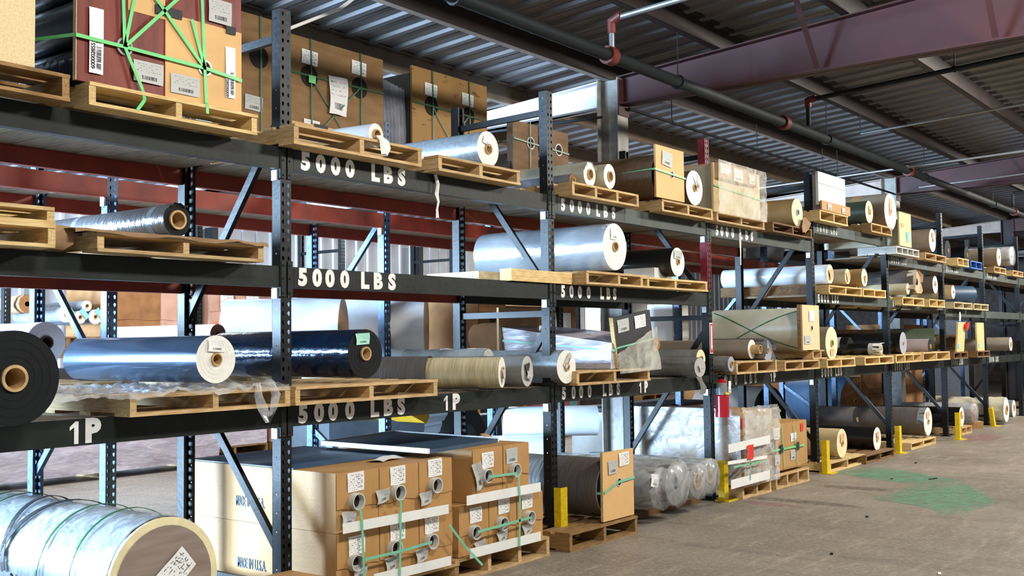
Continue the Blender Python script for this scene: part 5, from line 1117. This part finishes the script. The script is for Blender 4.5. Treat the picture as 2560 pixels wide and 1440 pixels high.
pallet('white painted pallet under the huge white wrapped rolls', 2.1, 3.5, 1.58, Z1, wood='grey_plastic', H=.12, D=.95)
t = carton('tall brown carton with an oval hand hole beside the huge white rolls', 3.5, 3.9, 1.5, 2.3, 1.14, 1.85, None, [], None, 'kraft_dark', name='cardboard_box'); MB().cyl((3.7, 1.49, 1.68), (3.7, 1.499, 1.68), .05, seg=20).build('hand_hole', 'tube_inside', t)  # hand hole is a dark disc on the face, its shade painted
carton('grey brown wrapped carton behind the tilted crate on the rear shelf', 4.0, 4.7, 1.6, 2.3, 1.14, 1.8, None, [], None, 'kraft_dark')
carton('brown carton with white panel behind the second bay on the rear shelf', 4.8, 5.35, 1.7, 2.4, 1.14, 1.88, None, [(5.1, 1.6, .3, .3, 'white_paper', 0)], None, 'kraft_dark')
for i, (xa, l) in enumerate(((6.6, 'white boxed stack seen through the third bay by the red post'), (7.6, 'white boxed stack seen behind the dark post of the third bay'))):
    t = carton(l, xa, xa + .4, 1.8, 2.4, 1.132, 1.9, None, [(xa + .12, 1.25, .12, .08, 'label_cyan', 0), (xa + .3, 1.35, .1, .08, 'label_cyan', 0)], None, 'white_paper')
# rear top shelf bales further on
roll('pale tarpaulin bundle on the rear shelf behind the fourth bay', 9.9, 2.62 + .12, .18, y0=1.9, L=1.0, body='film_cream', end='grey_paper', amp=.2, nocore=True, yaw=.5)
for i, (xa, z0, l, m) in enumerate(((9.2, 2.55, 'long brown wrapped bale, lower, on the rear shelf behind the white crate', 'brown_paper'), (10.6, 2.55, 'brown wrapped bale further along the rear top shelf', 'cloth_grey'))):
    roll(l, xa, z0 + .2, .2, y0=1.7, L=.9, body=m, end='kraft_dark', amp=.12, nocore=True, name='wrapped_bale', cat='bale', yaw=.8)
roll('huge dark roll with brown end disc on the rear floor under the fourth bay', 13.669, .42, .4, y0=1.75, L=1.2, body='film_blue', end='kraft_dark', cr=.05, yaw=-.3)
roll('dark grey covered roll on the rear floor behind the strapped crate', 10.249, .42, .38, y0=1.75, L=1.1, body='film_dark_grey', end='roll_end_black', cr=.05, yaw=-.2)
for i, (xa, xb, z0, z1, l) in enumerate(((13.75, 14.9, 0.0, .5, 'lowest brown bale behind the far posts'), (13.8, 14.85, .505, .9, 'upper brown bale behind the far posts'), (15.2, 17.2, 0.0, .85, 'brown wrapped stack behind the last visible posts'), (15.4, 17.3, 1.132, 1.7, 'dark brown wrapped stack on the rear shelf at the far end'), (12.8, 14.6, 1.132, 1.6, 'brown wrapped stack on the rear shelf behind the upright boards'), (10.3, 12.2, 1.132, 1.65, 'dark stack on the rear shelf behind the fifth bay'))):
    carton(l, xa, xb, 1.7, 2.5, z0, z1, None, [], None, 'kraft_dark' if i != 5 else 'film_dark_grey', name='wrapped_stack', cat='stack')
# rear floor: white rolls and silver wrapped block
roll('thick white roll lying on top of another on the rear floor', 5.75, .62, .16, y0=1.72, L=1.0, body='film_white', end='roll_end_white', cr=.03, yaw=.75)
roll('long white roll lying below on the rear floor', 5.3, .30, .2, y0=1.85, L=1.1, body='film_white', end='roll_end_white', cr=.03, yaw=.75)
t = thing('wrapped_block', 'large block wrapped in glittering silver film on the rear floor', 'wrapped load', (7.4, 1.75, .1))
b = MB(); nx, nz = 30, 14
for j in range(nz + 1):
    for i in range(nx + 1): b.v.append((6.42 + 2.0 * i / nx, 1.75 - .03 * mnoise.noise(Vector((i * .4, j * 1.3, 0))), .03 + .63 * j / nz))
for j in range(nz):
    for i in range(nx): b.f.append([j * (nx + 1) + i, j * (nx + 1) + i + 1, (j + 1) * (nx + 1) + i + 1, (j + 1) * (nx + 1) + i]); b.mi.append(0); b.sm.append(True)
b.build('silver_film', 'lilac_wrap', t); MB().box(6.43, 8.4, 1.79, 2.5, .03, .65).build('load_body', 'foam_white', t); MB().box(6.4, 8.45, 1.74, 2.52, .66, .70).build('dark_lid', 'black_tape', t)
# lilac wrapped profiles on the far floor at the left
t = thing('wrapped_bundle', 'long low bundle wrapped in pinkish clear film with green straps on the far floor', 'wrapped bundle', (2.4, 6.4, .08))
for q in range(4):
    for p in range(3):
        b = barrel(.085, 5.6, seg=18, nr=3); b.v = [(c - 1.2, 6.42 + .15 * q + a, d + .08 + .15 * p) for a, c, d in b.v]; b.build('wrapped_profile', 'lilac_wrap', t)
b = MB(); nx, nz = 60, 8
for j in range(nz + 1):
    for i in range(nx + 1): b.v.append((-1.2 + 5.6 * i / nx, 6.32 - .04 * abs(mnoise.noise(Vector((i * .25, j * 1.1, 0)))), .08 + .5 * j / nz))
for j in range(nz):
    for i in range(nx): b.f.append([j * (nx + 1) + i, j * (nx + 1) + i + 1, (j + 1) * (nx + 1) + i + 1, (j + 1) * (nx + 1) + i]); b.mi.append(0); b.sm.append(True)
b.build('stretch_film', 'shiny_wrap', t)
for xx in (1.0, 2.95, 3.95): strap(t, [(xx - .05, 6.275, .62), (xx, 6.265, .3), (xx - .02, 6.275, .05)], 'strap_dark_green', .03)
for xx in (-.5, 1.2, 2.9, 4.1): MB().box(xx, xx + .1, 6.35, 6.95, 0, .08).build('bearer', 'pine_y', t)
# goods on the third rack
zs3 = 1.445
for i, (x0, x1, l, m) in enumerate(((3.25, 4.0, 'dark brown carton at the left of the far shelf', 'kraft_dark'), (4.0, 4.5, 'pinkish carton with orange and blue stickers on the far shelf', 'kraft_pink'), (4.72, 5.12, 'pinkish carton with white sheet, left of the pair on the far pallet', 'kraft_pink'), (5.14, 5.54, 'pinkish carton with orange sticker, right of the pair on the far pallet', 'kraft_pink'), (6.1, 6.75, 'pinkish carton seen just right of the nearest post on the far shelf', 'kraft_pink'))):
    z0 = zs3 + (.14 if i in (2, 3) else .02); t = carton(l, x0, x1, 6.95, 7.8, z0, z0 + .72, None, [], None, m)
    if i: wsheet(t, 'paper_label', x1 - .13, z0 + .45, 6.935, .2, .2, 'label_form'); wsheet(t, 'orange_sticker', x0 + .14 + (.1 if i == 3 else 0), z0 + .14, 6.935, .15, .08, 'label_orange')
    if i == 1: wsheet(t, 'blue_sticker', x0 + .3, z0 + .13, 6.935, .07, .09, 'blue_label')
pallet('pallet under the pair of pinkish cartons on the far shelf', 4.7, 5.6, 6.9, zs3, wood='pine_brown', H=.12, D=.95)
for i, (u, l) in enumerate((((2.723,1.839), 'grey roll with blue tag, left of the four on the far left shelf'), ((2.9,1.809), 'slim grey roll with blue tag, second of the four on the far left shelf'), ((3.091,1.816), 'grey roll with pale blue tag, nearest the rack post on the far left shelf'), ((2.984,1.94), 'grey roll lying on top of the other three on the far left shelf'))):
    rr = (.09, .075, .085, .062)[i]; roll(l, u[0], u[1], rr, y0=6.9, L=1.0, body='film_silver_dull', end='roll_end_white', cr=.026, tags=[(.05, .04, .06, .13, .7, 'label_cyan', .01)] if i < 3 else ())
pallet('brown pallet below the four grey rolls on the far left shelf', 2.2, 3.3, 6.88, zs3 - .0, wood='pine_brown', H=.14, D=.95)
roll('dark wrapped long roll above the four grey rolls on the far left shelf', 2.3, 1.95, .1, y0=6.95, L=1.0, body='brown_paper', end='kraft_dark', amp=.1, nocore=True)
carton('dark crate under the far left shelf in shadow', 3.0, 4.3, 8.1, 8.8, 0, 1.2, None, [], None, 'wall_block', name='storage_crate', cat='crate')
# far floor pallets
for i, (x0, l) in enumerate(((4.75, 'pallet of pink wrapped goods on the far floor left of the nearest post'), (5.95, 'pallet of pink wrapped goods on the far floor right of the nearest post'))):
    t = thing('wrapped_pallet_load', l, 'wrapped load', (x0, 7.2, .13)); b = barrel(.3, .9, amp=.12); MB().box(x0, x0 + 1.1, 7.2, 8.0, .13, .75).build('load_body', 'kraft_pink', t); MB().box(x0 - .01, x0 + 1.11, 7.18, 7.19, .13, .76).build('stretch_film', 'shiny_wrap', t)
    pallet(l.replace('pallet of', 'pallet below the'), x0, x0 + 1.1, 7.15, 0, wood='pine_old', H=.125, D=.9)
# forklift behind the second row
fx, fy = 6.0, 3.75
t = thing('forklift', 'yellow and black forklift truck parked behind the carton stacks', 'forklift', (fx, fy, 0))
for nm, (wx, wy), rr in (('wheel', (4.757,4.125), .33), ('wheel', (4.923,2.977), .4)):
    b = MB(); b.cyl((wx, wy - .1, rr), (wx, wy + .12, rr), rr, seg=40)
    for q in range(20):
        a = q * PI / 10; b.bar((wx + math.cos(a) * rr, wy - .1, rr + math.sin(a) * rr), (wx + math.cos(a + .12) * rr, wy + .12, rr + math.sin(a + .12) * rr), .04, .03)
    o = b.build(nm, 'rubber', t); MB().cyl((wx, wy - .13, rr), (wx, wy - .1, rr), rr * .5, seg=24).build('wheel_hub', 'machine_dark', o)
a_, c_ = (4.757,4.125), (4.923,2.977)
MB().hexa([(a_[0] - .5, a_[1] + .1, .25), (c_[0] + .5, c_[1] + .1, .25), (c_[0] + .5, c_[1] + 1.0, .25), (a_[0] - .5, a_[1] + 1.0, .25)], [(a_[0] - .5, a_[1] + .1, .62), (c_[0] + .5, c_[1] + .1, .62), (c_[0] + .5, c_[1] + 1.0, .62), (a_[0] - .5, a_[1] + 1.0, .62)]).build('chassis', 'machine_dark', t)
b = MB(); P4 = [(4.473,0.736), (4.787,0.601), (4.995,0.574), (5.091,0.726)]
b.hexa([(x, 3.3, z) for x, z in P4], [(x, 4.2, z) for x, z in P4]); b.build('body_cover', 'machine_yellow', t)
for dx in (-.1, .9):
    MB().box(a_[0] + dx, a_[0] + dx + .06, a_[1] + .2, a_[1] + .26, .9, 1.9).build('cab_pillar', 'machine_dark', t)
MB().box(c_[0] + .35, c_[0] + .75, c_[1] - .02, c_[1] + .2, .6, .66).build('fender_step', 'machine_dark', t)
# pink cartons and yellow shelving beyond the forklift
grp = 'pink cartons stacked beyond the second row'
q = 0
for i in range(2):
    for j in range(4):
        x0 = 9.05 + .66 * i; z0 = .02 + .3 * j; q += 1
        t = carton('pink carton, %s of its %s column beyond the second row' % (['lowest', 'second lowest', 'second highest', 'highest'][j], ['near', 'far'][i]), x0, x0 + .64, 5, 5.7, z0, z0 + .29, None, [(x0 + .45, z0 + .15, .2, .14, 'label_white' if i == 0 else 'label_cyan', 0)], grp, 'pink_box')
carton('very dark brown crate on the far floor beyond the pink cartons', 10.5, 11.6, 5, 5.8, .02, 1.2, None, [], None, 'wall_block', name='storage_crate', cat='crate')
t = thing('yellow_shelf', 'yellow framed shelf with dark bins seen beyond the second row', 'shelf', (8.2, 5.0, 0))
for xx in (7.75, 8.85): MB().box(xx, xx + .09, 5, 5.09, 0, 1.9).build('upright', 'machine_yellow', t)
for zz in (.62, 1.3): MB().box(7.75, 8.95, 5, 5.6, zz, zz + .06).build('shelf_board', 'machine_yellow', t)
MB().box(7.9, 8.6, 5.05, 5.5, .1, .55).build('bin', 'machine_dark', t); MB().box(8.62, 8.82, 5.0, 5.4, .1, .55).build('bin', 'post_red', t)
# stacks of empty pallets and cartons further back
for i, (x0, y0) in enumerate(((12.2, 6.0), (14.6, 6.4))):
    for j in range(4):
        pallet('%s loose pallet of the %s stack on the far floor' % (['lowest', 'second lowest', 'second highest', 'highest'][j], ['near', 'distant'][i]), x0 + .03 * j, x0 + 1.15, y0, .13 * j, wood='pine_old', H=.125, D=.9)
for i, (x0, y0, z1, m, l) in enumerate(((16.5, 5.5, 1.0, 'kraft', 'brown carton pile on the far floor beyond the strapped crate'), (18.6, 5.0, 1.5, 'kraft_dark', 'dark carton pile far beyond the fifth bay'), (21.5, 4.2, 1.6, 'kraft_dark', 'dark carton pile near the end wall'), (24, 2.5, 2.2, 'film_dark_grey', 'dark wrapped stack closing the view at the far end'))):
    for j in range(2): carton(l + (', lower' if j == 0 else ', upper'), x0, x0 + 1.4, y0, y0 + 1, z1 / 2 * j, z1 / 2 * (j + 1) - .01, None, [], None, m)
